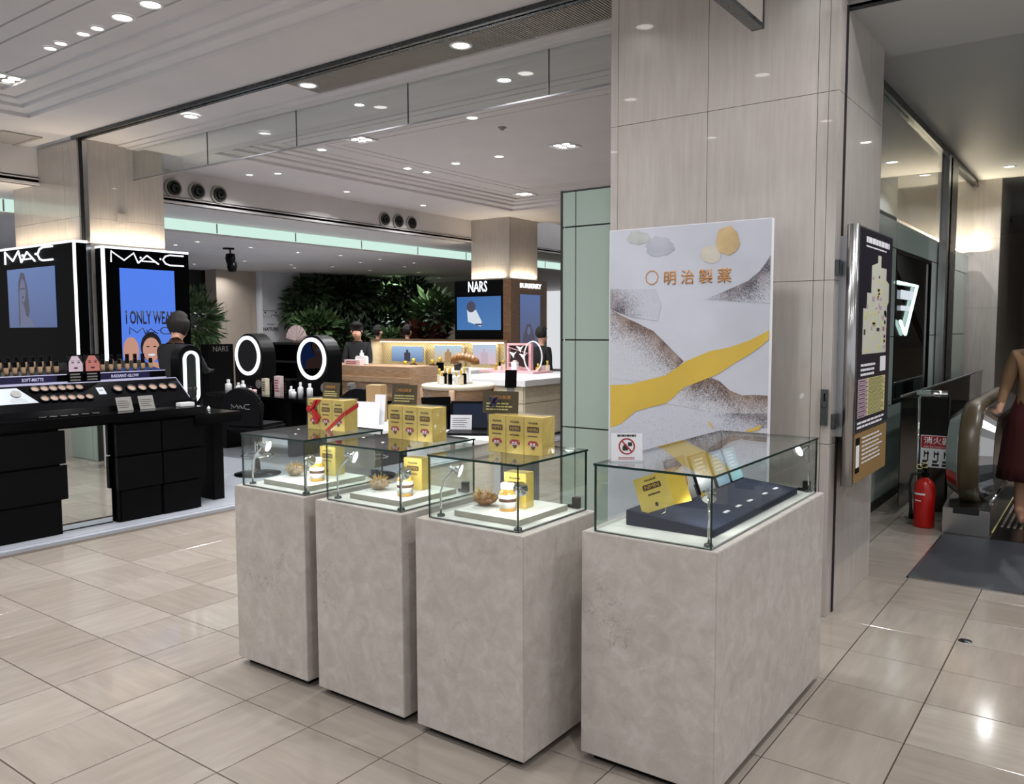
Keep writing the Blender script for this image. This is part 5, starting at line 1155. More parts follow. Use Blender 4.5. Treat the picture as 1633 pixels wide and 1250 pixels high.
# compacts on the slope
cp = None
def compact(p, L, grp, s=1.0):
    global cp
    v = slope(p)
    if cp is None:
        cp = thing('powder_compact', L, 'compact', (0, 0, 0), 0, grp)
        b = NB(); ringband(b, rrect(-.024, -.024, .024, .024, .02, 5), ell(0, 0, .018, n=24), .0, .008, Matrix.Identity(4)); obj('case', b, 'black_gloss', cp, local=True)
        b = NB(); ringband(b, ell(0, 0, .0215, n=24), ell(0, 0, .018, n=24), .006, .0095, Matrix.Identity(4)); obj('silver_rim', b, 'chrome', cp, local=True)
        b = NB(); poly(b, ell(0, 0, .018, n=20), .001, .006); obj('powder', b, 'powder_tan', cp, local=True)
        c = cp
    else: c = dup(cp); c['label'] = L; c['group'] = grp
    m = slM(v + nS * .0008); c.rotation_mode = 'QUATERNION'; c.location = m.translation; c.rotation_quaternion = m.to_3x3().to_quaternion(); c.scale = (s, s, s)
for r, (xs_, y_, nm) in enumerate((((55, 70, 84, 98, 111, 126), 622, 'upper'), ((71, 86, 100, 114, 128, 142), 637, 'lower'))):
    for i, x_ in enumerate(xs_): compact((x_, y_ - i * .7), '%s powder compact in the %s row of the sloped tester panel' % (ordw(i, 6), nm), 'compacts in two rows', 1.45)
for i, x_ in enumerate((187, 209, 226, 243, 259, 274)): compact((x_, 621 - i * .8), '%s large compact of the single row on the right sloped panel' % ordw(i, 6), 'compacts in a single row', 1.7)
v = slope((26, 632)); m_ = slM(v + nS * .001)
t = thing('tester_card', 'white info card with one round compact at the left of the slope', 'card', tuple(v)); 
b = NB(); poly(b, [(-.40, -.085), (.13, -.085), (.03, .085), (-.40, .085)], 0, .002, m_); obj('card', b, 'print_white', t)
b = NB(); poly(b, ell(.0, .015, .036, n=24), .002, .012, m_); obj('round_compact', b, 'grey_card', t)
b = NB(); dashes(b, -.06, -.075, .06, -.03, 4, m_, .002, .0025, fill=.3, seed=6); obj('small_print', b, 'grey_card', t)
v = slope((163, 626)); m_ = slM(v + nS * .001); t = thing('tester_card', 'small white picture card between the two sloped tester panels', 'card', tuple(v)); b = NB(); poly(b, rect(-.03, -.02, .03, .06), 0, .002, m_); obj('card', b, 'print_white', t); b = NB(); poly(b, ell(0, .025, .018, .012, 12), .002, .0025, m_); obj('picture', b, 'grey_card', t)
for i, (x_, y_) in enumerate(((201, 655), (236, 652))):
    v = PX((x_, y_), -6.42); t = thing('price_card', '%s of two grey cards leaning at the front of the slope' % ('left', 'right')[i], 'card', (-6.42, v.y, .892), math.pi / 2, 'grey leaning cards')
    b = NB(); poly(b, rect(-.065, 0, .065, .115), -.002, 0, FD((0, 0, 0), 0, .35)); obj('card', b, 'grey_card', t, local=True); b = NB(); dashes(b, -.05, .02, .05, .09, 4, FD((0, 0, 0), 0, .35), .0004, .001, fill=.25, seed=i); obj('small_print', b, 'print_dark', t, local=True)
# low testers along the worktop edge
for i in range(6):
    v = PX((68 + 17 * i, 661 - i), -6.36); b = NB(); lathe(b, [(0, 0), (.022, 0), (.024, .004), (.022, .012), (0, .013)], 18, (-6.36, v.y, .8905)); o = obj('tester_pot', b, 'black_gloss'); tag(o, '%s of six low black pots along the counter edge' % ordw(i, 6), 'pot', 'low black tester pots')
    b = NB(); lathe(b, [(.0225, .0125), (.024, .0125), (.024, .009)], 18, (-6.36, v.y, .8905)); obj('rim', b, 'grey_card', o)
# brush pot, tissue box, mirror
v = PX((292, 652), -6.45); t = thing('brush_pot', 'small dark pot of make-up brushes before the oval mirror', 'brush pot', (-6.40, 4.082, .8905)); b = NB(); lathe(b, [(0, 0), (.03, 0), (.034, .07), (.03, .07), (.027, .01), (0, .01)], 16); obj('pot', b, 'black_gloss', t, local=True)
for i in range(6):
    a = i * 1.05; b = NB(); tube(b, [(.012 * math.cos(a), .012 * math.sin(a), .012), (.03 * math.cos(a), .03 * math.sin(a), .13), (.034 * math.cos(a), .034 * math.sin(a), .155)], [.003, .003, .009], 6); obj('brush', b, 'hedge_brown', t, local=True)
b = NB(); box(b, -6.42, -6.34, 3.93, 4.06, .891, .925); o = obj('tissue_box', b, 'white_plastic', bevel=.004); tag(o, 'small white box on the counter by the brush pot', 'box')
b = NB(); lathe(b, [(0, .0), (.03, 0), (.05, .012), (.046, .014), (0, .006)], 20, (-6.42, 4.2, .821)); o = obj('chrome_dish', b, 'chrome'); tag(o, 'small shiny dish on the end of the black counter', 'dish')
b = NB(); lathe(b, [(0, .0), (.02, 0), (.012, .025), (0, .04)], 10, (-6.55, 4.33, .821)); tag(obj('folded_tissue', b, 'paper_white'), 'small white folded tissue on the end of the black counter', 'tissue')
om = thing('oval_mirror', 'tall oval mirror with a glowing white rim on the counter end', 'mirror', (-6.75, 4.27, .82))
def capsule(cy, cz_, hw, hh_, n=12):
    return [(cy + hw * math.cos(a), cz_ + hh_ - hw + hw * math.sin(a)) for a in [math.pi * k / n for k in range(n + 1)]] + [(cy - hw * math.cos(a), cz_ - hh_ + hw - hw * math.sin(a)) for a in [math.pi * k / n for k in range(n + 1)]]
fr = FX((-6.70, 0, 0)); cy_, cz_ = 4.265, 1.12
b = NB(); poly(b, capsule(cy_, cz_, .115, .285), -.14, -.004, fr); poly(b, rect(cy_ - .09, .82, cy_ + .09, .86), -.14, .0, fr); obj('housing', b, 'black_satin', om, bevel=.006)
b = NB(); ringband(b, capsule(cy_, cz_, .078, .235), capsule(cy_, cz_, .052, .209), -.004, .012, fr); obj('light_ring', b, 'led_white', om)
b = NB(); poly(b, capsule(cy_, cz_, .053, .21), -.004, .003, fr); obj('mirror_glass', b, 'mirror', om)

# ------------------------------------------------------------------ lit screen boxes on the left column
def mac_logo(fr, w, h, r, parent, m='letter_white'):
    b = NB(); S = lambda q: [fr @ Vector(((x - .5) * w, (y - .5) * h, r)) for x, y in q]
    tube(b, S([(0, .0), (0.005, .95), (.17, .22), (.30, .92), (.355, .05)]), r, 6); tube(b, S([(.355, .05), (.48, .78), (.64, .05)]), r, 6); tube(b, S([(.41, .25), (.60, .25)]), r * .8, 6)
    tube(b, S([(1.0, .97), (.80, .97), (.74, .85), (.70, .5), (.74, .15), (.80, .03), (1.0, .03)]), r, 6)
    for x in (.385, .66): tube(b, S([(x, .55), (x + .012, .55)]), r * 1.3, 6)
    return obj('logo_letters', b, m, parent)
def fig(bm, pts, d, fr): poly(bm, pts, d, d + .0006, fr)
# left box, facing the walkway
YL_ = 4.30; q0, q1 = PY((0, 395), YL_), PY((117, 384), YL_)
lb = thing('light_box', 'black light box with a pensive face on its screen, leftmost', 'light box', (-10.0, YL_, .02), 0, 'lit brand screens on the left column')
XR_ = q1.x; TZ = 2.46
b = NB(); box(b, -10.9, XR_ - .02, YL_, YL_ + .14, .02, TZ); obj('body', b, 'black_deep', lb)
b = NB(); box(b, -10.9, XR_ + .012, YL_ - .004, YL_ + .14, TZ, TZ + .025); box(b, XR_ - .02, XR_ + .012, YL_ - .004, YL_ + .015, .02, TZ); obj('light_edge', b, 'led_white', lb)
qa, qb = PY((12, 431), YL_), PY((92, 522), YL_); fr = FY((0, YL_, 0))
b = NB(); poly(b, rect(qa.x, qb.z, qb.x, qa.z), .001, .006, fr); sc = obj('screen', b, 'screen_slate', lb)
cx_ = qa.x + (qb.x - qa.x) * .33; cz_ = qb.z + (qa.z - qb.z) * .58; u_ = (qa.z - qb.z)
b = NB(); fig(b, [(cx_ - u_ * .16, cz_ + u_ * .2), (cx_ - u_ * .05, cz_ + u_ * .36), (cx_ + u_ * .07, cz_ + u_ * .34), (cx_ + u_ * .17, cz_ + u_ * .1), (cx_ + u_ * .22, cz_ - u_ * .3), (cx_ + u_ * .1, qb.z + .01), (cx_ - u_ * .2, qb.z + .01), (cx_ - u_ * .18, cz_ - u_ * .2)], .006, fr); obj('printed_hair', b, 'print_hair_soft', sc)
b = NB(); fig(b, ell(cx_, cz_ + u_ * .05, u_ * .105, u_ * .2, 20), .0068, fr); fig(b, [(cx_ - u_ * .16, qb.z + .01), (cx_ + u_ * .4, qb.z + .01), (cx_ + u_ * .3, qb.z + u_ * .13), (cx_ + u_ * .08, qb.z + u_ * .2), (cx_, cz_ - u_ * .15), (cx_ - u_ * .06, cz_ - u_ * .2)], .0068, fr); fig(b, [(cx_ - u_ * .13, qb.z + u_ * .1), (cx_ - u_ * .02, qb.z + u_ * .1), (cx_ - u_ * .06, cz_ + u_ * .02), (cx_ - u_ * .13, cz_ + u_ * .05)], .0075, fr); obj('printed_figure', b, 'print_skin_blue', sc)
b = NB()
for s in (-1, 1): fig(b, ell(cx_ + s * u_ * .045, cz_ + u_ * .08, u_ * .025, u_ * .014, 10), .0078, fr)
obj('printed_eyes', b, 'print_hair', sc)
b = NB(); fig(b, ell(cx_, cz_ - u_ * .06, u_ * .035, u_ * .014, 10), .0078, fr); obj('printed_lips', b, 'print_lip', sc)
qa, qb = PY((9, 399), YL_), PY((86, 417), YL_); mac_logo(FY(((qa.x + qb.x) / 2, YL_, (qa.z + qb.z) / 2)), qb.x - qa.x, .15, .011, lb)
# right box, facing the black counter
XB = -8.98
rb_ = thing('light_box', 'black light box with a bright blue slogan screen beside the column corner', 'light box', (XB, 5.2, .02), 0, 'lit brand screens on the left column')
ya_, yb_ = PX((162, 390), XB).y, PX((300, 401), XB).y
b = NB(); box(b, XB - .15, XB, ya_, yb_, .02, 2.44); obj('body', b, 'black_deep', rb_)
b = NB(); box(b, XB - .15, XB + .004, ya_, yb_, 2.44, 2.465); box(b, XB - .03, XB + .004, ya_ - .0, ya_ + .03, .02, 2.44); obj('light_edge', b, 'led_white', rb_)
qa, qb = PX((190, 427), XB), PX((282, 575), XB); fr = FX((XB, 0, 0))
b = NB(); poly(b, rect(qa.y, 1.0, qb.y, qa.z), .001, .006, fr); sc = obj('screen', b, 'screen_blue', rb_)
ta, tb = PX((199, 513), XB), PX((284, 513), XB); text('I ONLY WEAR', (qb.y - ta.y) - .02, .155, FX((XB + .006, (ta.y + qb.y) / 2, ta.z + .05)), 'print_ink', sc, bold=.02)
mac_logo(FX((XB + .006, (qa.y + qb.y) / 2 + .02, ta.z - .10)), (qb.y - qa.y) * .8, .08, .006, sc, 'print_ink')
v = PX((241, 556), XB); hy, hz_ = v.y, v.z
b = NB(); fig(b, ell(hy, hz_ + .02, .13, .17, 24), .0065, fr); obj('printed_hair', b, 'print_hair', sc)
b = NB(); fig(b, ell(hy, hz_ - .01, .105, .14, 24), .0072, fr); fig(b, [(hy - .24, 1.0), (hy + .24, 1.0), (hy + .2, hz_ - .2), (hy, hz_ - .14), (hy - .2, hz_ - .2)], .0070, fr); obj('printed_face', b, 'face_real', sc)
b = NB()
for s in (-1, 1): fig(b, ell(hy + s * .042, hz_ + .025, .022, .007, 10), .008, fr)
obj('printed_eyes', b, 'print_hair', sc)
b = NB(); fig(b, ell(hy, hz_ - .07, .045, .014, 12), .008, fr); obj('printed_smile', b, 'print_white', sc)
v = PX((203, 560), XB); b = NB(); fig(b, ell(max(v.y, qa.y + .1), v.z, .095, .16, 20), .0065, fr); obj('printed_shoulder', b, 'face_real', sc)
qa, qb = PX((176, 404), XB), PX((292, 419), XB); mac_logo(FX((XB, (qa.y + qb.y) / 2, 2.355)), qb.y - qa.y, .125, .009, rb_)
strip_light(lb, (-10.0, 4.46, 2.52), 1.5, .05, 7); strip_light(rb_, (-9.12, 5.1, 2.50), .05, .9, 7)

# ------------------------------------------------------------------ long black table with ring mirrors
tb_ = thing('makeup_table', 'long black make-up table with round lit mirrors in the middle distance', 'table', (-7.9, 6.5, 0))
b = NB(); box(b, -9.3, -6.45, 6.10, 6.95, .71, .75); obj('table_top', b, 'black_gloss', tb_, bevel=.004)
for x in (-9.2, -7.9, -6.55):
    b = NB(); box(b, x - .04, x + .04, 6.3, 6.85, .02, .71); obj('leg', b, 'black_satin', tb_)
b = NB(); box(b, -9.3, -6.45, 6.80, 6.84, .2, .71); obj('modesty_panel', b, 'black_satin', tb_)
for i, (p, L) in enumerate((((395, 567), 'round ring-lit mirror on the black table, left of the two'), ((497, 572), 'round ring-lit mirror on the black table, right of the two'))):
    v = PY(p, 6.45); t = thing('ring_mirror', L, 'mirror', (v.x, 6.45, .752), 0, 'ring-lit table mirrors')
    fr = FY((v.x, 6.45, 0)); R = .25
    arch = [(R * 1.12 * math.cos(a), v.z + R * 1.12 * math.sin(a)) for a in [math.pi * (k / 16.0) for k in range(17)]] + [(-R * 1.12, .752), (R * 1.12, .752)]
    b = NB(); poly(b, arch, -.22, -.005, fr); obj('housing', b, 'black_satin', t, bevel=.006)
    b = NB(); ringband(b, ell(0, v.z, R, n=40), ell(0, v.z, R * .82, n=40), -.005, .012, fr); obj('light_ring', b, 'led_white', t)
    b = NB(); poly(b, ell(0, v.z, R * .82, n=40), -.005, .002, fr); obj('mirror_glass', b, 'mirror_dark_reflection', t)
    b = NB(); poly(b, ell(R * .82, .86, .055, n=18), -.004, .004, fr); obj('round_sticker', b, 'grey_card', t)
# white and dark products on the table
rnd = random.Random(21)
k_ = 0
prod_px = [(369, 604, .17, .04, 'white_plastic'), (378, 606, .13, .035, 'paper_white'), (386, 604, .16, .035, 'white_plastic'), (399, 610, .10, .05, 'pale_pink'), (408, 612, .09, .04, 'pink_paint'), (420, 600, .20, .05, 'cream_wood'), (433, 606, .22, .03, 'black_gloss'), (445, 600, .24, .07, 'pale_pink'), (459, 604, .20, .05, 'black_satin'), (468, 612, .13, .03, 'paper_white'), (475, 612, .10, .03, 'white_plastic'), (481, 604, .18, .032, 'white_plastic'), (493, 604, .17, .035, 'paper_white'), (541, 606, .20, .03, 'black_gloss'), (557, 608, .20, .055, 'grey_card')]
names_ = ['tall white pump bottle', 'white tube', 'white bottle beside the tube', 'squat pale pink jar', 'rose jar', 'cream carton', 'slim black bottle', 'pale pink printed carton', 'black boxed product', 'small white flask', 'short white jar', 'white spray bottle by the right mirror', 'white lotion bottle by the right mirror', 'slim dark bottle right of the mirrors', 'grey framed card right of the mirrors']
for (x_, y_, h_, w_, m), nm in zip(prod_px, names_):
    v = PY((x_, 625), 6.25); t = thing('cosmetic_product', nm + ' on the black make-up table', 'cosmetics', (v.x, 6.25 + rnd.uniform(-.06, .06), .751), 0, 'products on the black table')
    if 'carton' in nm or 'box' in nm or 'card' in nm:
        b = NB(); box(b, -w_ / 2 * 1.4, w_ / 2 * 1.4, -.03, .03, 0, h_); obj('carton', b, m, t, local=True); b = NB(); dashes(b, -w_ * .55, h_ * .2, w_ * .55, h_ * .85, 5, FY((0, -.03, 0)), .0004, .001, seed=int(x_)); obj('print', b, 'print_red' if 'pink' in nm else 'print_dark', t, local=True)
    else:
        b = NB(); lathe(b, [(0, 0), (w_, 0), (w_, h_ * .62), (w_ * .8, h_ * .70), (w_ * .45, h_ * .72)], 14); obj('body', b, m, t, local=True); b = NB(); lathe(b, [(w_ * .5, h_ * .72), (w_ * .5, h_ * .96), (w_ * .4, h_), (0, h_)], 12); obj('cap', b, 'white_plastic' if 'white' in nm else 'black_gloss', t, local=True)
# make-up chairs
def makeup_chair(loc, rz, label, logo):
    t = thing('makeup_chair', label, 'chair', loc, rz, 'black make-up chairs')
    b = NB(); lathe(b, [(0, 0), (.24, 0), (.24, .012), (.05, .03), (.03, .04), (0, .04)], 24); obj('base', b, 'black_gloss', t, local=True)
    b = NB(); tube(b, [(0, 0, .03), (0, 0, .46)], .03, 12); obj('column', b, 'chrome', t, local=True)
    b = NB(); box(b, -.23, .23, -.22, .22, .46, .55); obj('seat', b, 'black_matt', t, local=True, bevel=.03)
    fr = FD((0, -.23, .52), 0, -.12); pts = [(-.21, 0), (.21, 0), (.23, .2)] + [(.23 * math.cos(a), .24 + .17 * math.sin(a)) for a in [math.pi * k / 14 for k in range(15)]] + [(-.23, .2)]
    b = NB(); poly(b, pts, -.07, 0, fr); obj('backrest', b, 'black_matt', t, local=True, bevel=.02)
    if logo: lg = mac_logo(fr @ Matrix.Translation((0, .22, 0)), .22, .05, .004, None, 'grey_card'); lg.parent = t
    b = NB(); tube(b, [(.16 * math.cos(a), .16 * math.sin(a), .2) for a in [math.pi * 2 * k / 16 for k in range(16)]], .01, 6, closed=True); obj('foot_ring', b, 'chrome', t, local=True)
    return t
v = PY((408, 640), 5.35); makeup_chair((v.x, v.y, .02), math.radians(18), 'black make-up chair with rounded back just right of the counter end', True)
v = PY((592, 625), 6.0); makeup_chair((v.x + .0, v.y, .02), math.radians(18), 'black make-up chair behind the ribboned gold cartons', False)
# dark shelf with fan behind the mirrors
v = PY((447, 546), 7.6); t = thing('black_shelf', 'tall black product shelf behind the ring mirrors', 'shelf', (v.x, 7.75, 0)); w_ = .42
b = NB(); box(b, v.x - w_, v.x + w_, 7.95, 8.0, 0, v.z); obj('back_board', b, 'black_satin', t)
for s in (-1, 1): b = NB(); box(b, v.x + s * w_ - .02, v.x + s * w_ + .02, 7.6, 8.0, 0, v.z); obj('side_board', b, 'black_gloss', t)
for z in (.3, .6, .85, 1.1, v.z): b = NB(); box(b, v.x - w_ + .02, v.x + w_ - .02, 7.6, 7.95, z - .03, z); obj('shelf_board', b, 'black_gloss', t)
fv = PY((470, 545), 7.7); t = thing('paper_fan', 'pale pink folding fan standing on the black shelf', 'fan', (fv.x - .02, 7.75, v.z)); 
b = NB()
for k in range(15):
    a0 = math.radians(12 + k * 10.4); a1 = a0 + math.radians(9); dd = .004 if k % 2 else 0
    poly(b, [(.03 * math.cos(a0), .03 * math.sin(a0)), (.24 * math.cos(a0), .24 * math.sin(a0)), (.24 * math.cos(a1), .24 * math.sin(a1)), (.03 * math.cos(a1), .03 * math.sin(a1))], dd, dd + .003, FY((fv.x - .02, 7.75, v.z + .01)))
obj('leaf', b, 'pale_pink', t)['kind'] = 'stuff'
b = NB(); box(b, fv.x - .08, fv.x + .04, 7.72, 7.78, v.z, v.z + .012); obj('stand', b, 'oak_dark', t)
# framed dark notice far left, spotlight on the ceiling
v = PX((352, 558), -12.5); t = thing('dark_stand', 'dark brand stand in the background left of the mirrors', 'stand', (-12.5, v.y, 0)); b = NB(); box(b, -12.7, -12.5, v.y - .25, v.y + .25, 0, v.z + .1); obj('body', b, 'black_satin', t); text('NARS', .3, .09, FX((-12.5, v.y, v.z + .02)), 'grey_card', t)
v = PX((368, 430), -13.0); t = thing('track_spot', 'pair of black spotlights hanging from the low ceiling', 'spotlight', (-13.0, v.y, 3.02)); b = NB(); box(b, -13.05, -12.95, v.y - .12, v.y + .05, 2.99, 3.02); tube(b, [(-13, v.y, 3.0), (-13, v.y, 2.88)], .015, 8); obj('arm', b, 'black_satin', t)
for dz_ in (-.10, -.24): b = NB(); lathe(b, [(0, -.10), (.07, -.09), (.09, 0), (.08, .08), (0, .10)], 16, (-13.0, v.y + (.0 if dz_ > -.2 else .03), 2.93 + dz_)); obj('spot_head', b, 'black_satin', t)

# ------------------------------------------------------------------ hall: brand tower on the far column
YT = 12.36
q0, q1 = PY((725, 447), YT), PY((802, 447), YT)
tw = thing('brand_tower', 'black screen tower front at the far column with white lettering', 'display tower', ((q0.x + q1.x) / 2, YT, 0))
b = NB(); box(b, q0.x, q1.x, YT, YT + .12, 0, 2.47); obj('body', b, 'black_satin', tw)
sa, sb_ = PY((729, 474), YT), PY((799, 526), YT); fr = FY((0, YT, 0))
b = NB(); poly(b, rect(sa.x, sb_.z, sb_.x, sa.z), .001, .006, fr); sc = obj('screen', b, 'screen_cyan', tw)
cx_, cz_ = (sa.x + sb_.x) / 2 - .12, (sa.z + sb_.z) / 2; u_ = sa.z - sb_.z
b = NB(); fig(b, [(cx_ - .16, cz_ + u_ * .1), (cx_ + .06, cz_ + u_ * .1), (cx_ + .2, cz_ - u_ * .25), (cx_ + .18, cz_ - u_ * .4), (cx_ - .14, cz_ - u_ * .25)], .0065, fr); obj('printed_figure', b, 'print_white', sc)
b = NB(); fig(b, ell(cx_ - .06, cz_ + u_ * .2, .11, u_ * .17, 16), .007, fr); fig(b, rect(cx_ + .04, cz_ - u_ * .36, cx_ + .2, cz_ - u_ * .31), .007, fr); obj('printed_hair', b, 'print_hair_soft', sc)['kind'] = 'stuff'
l0, l1 = PY((747, 449), YT), PY((777, 465), YT)
text('NARS', l1.x - l0.x, l0.z - l1.z, FY(((l0.x + l1.x) / 2, YT, (l0.z + l1.z) / 2)), 'letter_white', tw, bold=.005, depth=.01)
XT = -9.06
ya_, yb_ = YT - .0, PX((872, 455), XT).y
bt = thing('brand_tower', 'wooden screen tower side at the far column with white lettering', 'display tower', (XT, (ya_ + yb_) / 2, 0))
b = NB(); box(b, q1.x + .002, XT, YT, YT + .12, 0, 2.47); box(b, XT - .1, XT, YT + .12, yb_, 0, 2.47); obj('body', b, 'oak_dark', bt)
s0, s1 = PX((829, 469), XT), PX((861, 548), XT); fr = FX((XT, 0, 0))
b = NB(); poly(b, rect(s0.y, 1.0, s1.y, s0.z), .001, .006, fr); sc = obj('screen', b, 'screen_dusk', bt)
v = PX((843, 530), XT); b = NB(); fig(b, [(v.y - .24, 1.02), (v.y + .26, 1.02), (v.y + .2, v.z - .1), (v.y + .06, v.z + .16), (v.y - .06, v.z + .16), (v.y - .2, v.z - .1)], .0065, fr); obj('printed_figure', b, 'print_hair_soft', sc)
b = NB(); fig(b, ell(v.y, v.z + .03, .055, .08, 14), .0072, fr); obj('printed_face', b, 'print_skin_blue', sc)
l0, l1 = PX((829, 451), XT), PX((863, 461), XT); text('BURBERRY', l1.y - l0.y, l0.z - l1.z, FX((XT, (l0.y + l1.y) / 2, (l0.z + l1.z) / 2)), 'letter_white', bt, bold=.03, depth=.01)
strip_light(tw, (-9.7, 12.43, 2.50), .8, .04, 8); strip_light(bt, (-9.14, 12.95, 2.50), .04, .8, 8)
strip_light(colC, (-1.9, 12.40, GH + .06), .9, .04, 45)

# ------------------------------------------------------------------ perfume wall unit with three lit pictures
YS_ = 12.0; a0, a1 = PY((594, 546), YS_), PY((806, 546), YS_); ZTp = a0.z + .03
pu = thing('perfume_wall_unit', 'low light-wood wall unit with a lit niche below the black tower', 'wall unit', ((a0.x + a1.x) / 2, YS_, 0))
b = NB(); box(b, a0.x, a1.x, YS_ + .28, YS_ + .33, 0, ZTp); obj('back_panel', b, 'herringbone', pu)
b = NB(); box(b, a0.x - .04, a1.x + .04, YS_ - .02, YS_ + .34, ZTp, ZTp + .04); obj('top_board', b, 'oak_dark', pu)
for x in (a0.x, a1.x): b = NB(); box(b, x - .04, x, YS_, YS_ + .3, 0, ZTp); obj('side_board', b, 'cream_wood', pu)
b = NB(); box(b, a0.x, a1.x - .04, YS_ - .02, YS_ + .28, 0, .82); obj('base_cabinet', b, 'cream_wood', pu)
b = NB(); box(b, a0.x + .02, a1.x - .06, YS_ + .20, YS_ + .23, ZTp - .025, ZTp - .003); obj('niche_light', b, 'warm_strip', pu); strip_light(pu, ((a0.x + a1.x) / 2, YS_ + .12, ZTp - .02), a1.x - a0.x - .2, .04, 14, (1, .9, .72), (0, 0, 0))
for p0, p1, m, L in (((625, 552), (675, 577), 'screen_sea', 'blue sea perfume picture, left of three in the wall unit'), ((693, 551), (737, 577), 'screen_sand', 'sandy perfume picture, middle of three in the wall unit'), ((754, 549), (791, 581), 'screen_rose', 'rosy perfume picture, right of three in the wall unit')):
    c0, c1 = PY(p0, YS_ + .15), PY(p1, YS_ + .15); t = thing('lit_picture', L, 'picture', ((c0.x + c1.x) / 2, YS_ + .15, .82), 0, 'lit perfume pictures')
    fr = FY((0, YS_ + .15, 0)); zlo = max(c1.z, .83)
    b = NB(); poly(b, rect(c0.x - .02, .82, c1.x + .02, c0.z + .015), -.05, -.001, fr); obj('frame', b, 'herringbone', t)
    b = NB(); poly(b, rect(c0.x, zlo, c1.x, c0.z), .0, .003, fr); s_ = obj('print', b, m, t)
    mx_ = (c0.x + c1.x) / 2; hh_ = c0.z - zlo
    b = NB(); poly(b, rrect(mx_ - .085, zlo + .0, mx_ + .085, zlo + hh_ * .6, .015), .003, .004, fr); poly(b, rect(mx_ - .03, zlo + hh_ * .6, mx_ + .03, zlo + hh_ * .78), .003, .004, fr); obj('printed_bottle', b, {'screen_sea': 'print_bottle', 'screen_sand': 'print_gold', 'screen_rose': 'print_face_pale'}[m], s_)
# counters with white tops -----------------------------------------------------
def white_counter(x0, x1, y0, y1, label, z=.85):
    t = thing('perfume_counter', label, 'counter', ((x0 + x1) / 2, (y0 + y1) / 2, 0), 0, 'white-topped perfume counters')
    b = NB(); box(b, x0, x1, y0, y1, z - .09, z); obj('worktop', b, 'white_plastic', t, bevel=.006)
    b = NB(); box(b, x0 + .06, x1 - .06, y0 + .06, y1 - .06, .06, z - .09); obj('body', b, 'cream_wood', t)
    n = max(2, round((x1 - x0) / .6))
    for i in range(n):
        xa, xb = x0 + .06 + (x1 - x0 - .12) * i / n, x0 + .06 + (x1 - x0 - .12) * (i + 1) / n
        for za, zb in ((.08, .52), (.53, z - .10)): b = NB(); box(b, xa + .004, xb - .004, y0 + .045, y0 + .06, za, zb); obj('door_panel', b, 'cream_wood', t)
    n = max(2, round((y1 - y0) / .6))
    for i in range(n):
        ya, yb = y0 + .06 + (y1 - y0 - .12) * i / n, y0 + .06 + (y1 - y0 - .12) * (i + 1) / n
        for za, zb in ((.08, .52), (.53, z - .10)): b = NB(); box(b, x1 - .06, x1 - .045, ya + .004, yb - .004, za, zb); obj('door_panel', b, 'cream_wood', t)
    return t
white_counter(-7.95, -6.38, 9.02, 11.3, 'white-topped perfume counter carrying the pink display')
white_counter(-9.7, -8.70, 9.2, 11.6, 'white-topped perfume counter left of the round table')
# pink display with birds and ring on the right counter
v = PZ((828, 594), .852); px_ = thing('pink_display', 'pink frame display with white paper birds and a ring on the counter', 'display', (v.x, v.y, .852))
Yd = v.y + .1; fr = FY((0, Yd, 0)); c0, c1 = PY((808, 547), Yd), PY((847, 592), Yd)
b = NB(); poly(b, rect(c0.x - .3, v.y - .25, c1.x + .28, v.y + .3), .852, .885); obj('plinth', b, 'pink_paint', px_)
b = NB(); ringband(b, rect(c0.x, .885, c1.x, c0.z), rect(c0.x + .04, .93, c1.x - .05, c0.z - .035), -.06, 0, fr); obj('frame', b, 'pink_paint', px_)
b = NB(); poly(b, rect(c0.x + .04, .93, c1.x - .05, c0.z - .035), -.06, -.05, fr); obj('back_board', b, 'cover_brown', px_)
rc = PY((850, 569), Yd - .12); b = NB(); tube(b, [(rc.x + .17 * math.cos(a), Yd - .12, rc.z + .24 * math.sin(a)) for a in [math.pi * 2 * k / 28 for k in range(28)]], .012, 6, closed=True); obj('ring', b, 'white_plastic', px_)
for i, p in enumerate(((818, 566), (829, 557), (834, 569))):
    c = PY(p, Yd - .05); b = NB(); poly(b, [(-.07, .05), (-.01, -.01), (.02, -.05), (.03, 0), (.08, .06), (.02, .03), (-.01, .04)], 0, .012, FY((c.x, Yd - .05, c.z))); obj('paper_bird', b, 'paper_white', px_)
b = NB(); tube(b, [(c0.x + .03, Yd - .03, c0.z - .06), (c1.x - .04, Yd - .03, c0.z - .16)], .006, 6); obj('diagonal_rod', b, 'pink_paint', px_); b = NB(); tube(b, [(c0.x + .03, Yd - .03, c0.z - .3), (c1.x - .04, Yd - .03, .90)], .006, 6); obj('diagonal_rod', b, 'pink_paint', px_)
t = thing('perfume_bottle', 'white perfume box on the pink display plinth', 'perfume', (PY((827, 585), v.y).x, v.y - .1, .886)); b = NB(); box(b, -.05, .05, -.03, .03, 0, .14); obj('box', b, 'paper_white', t, local=True); b = NB(); box(b, -.025, .025, -.02, .02, .14, .165); obj('stopper', b, 'pale_pink', t, local=True)
def perfume(loc, h, w, m, label, grp):
    t = thing('perfume_bottle', label, 'perfume', loc, random.uniform(-.4, .8), grp)
    b = NB(); box(b, -w, w, -w * .6, w * .6, 0, h * .62); obj('glass', b, m, t, local=True, bevel=w * .15); b = NB(); lathe(b, [(w * .4, h * .62), (w * .4, h * .68), (w * .5, h * .68), (w * .5, h), (0, h)], 10); obj('stopper', b, 'black_gloss' if int(h * 1000) % 2 else 'gold_foil', t, local=True)
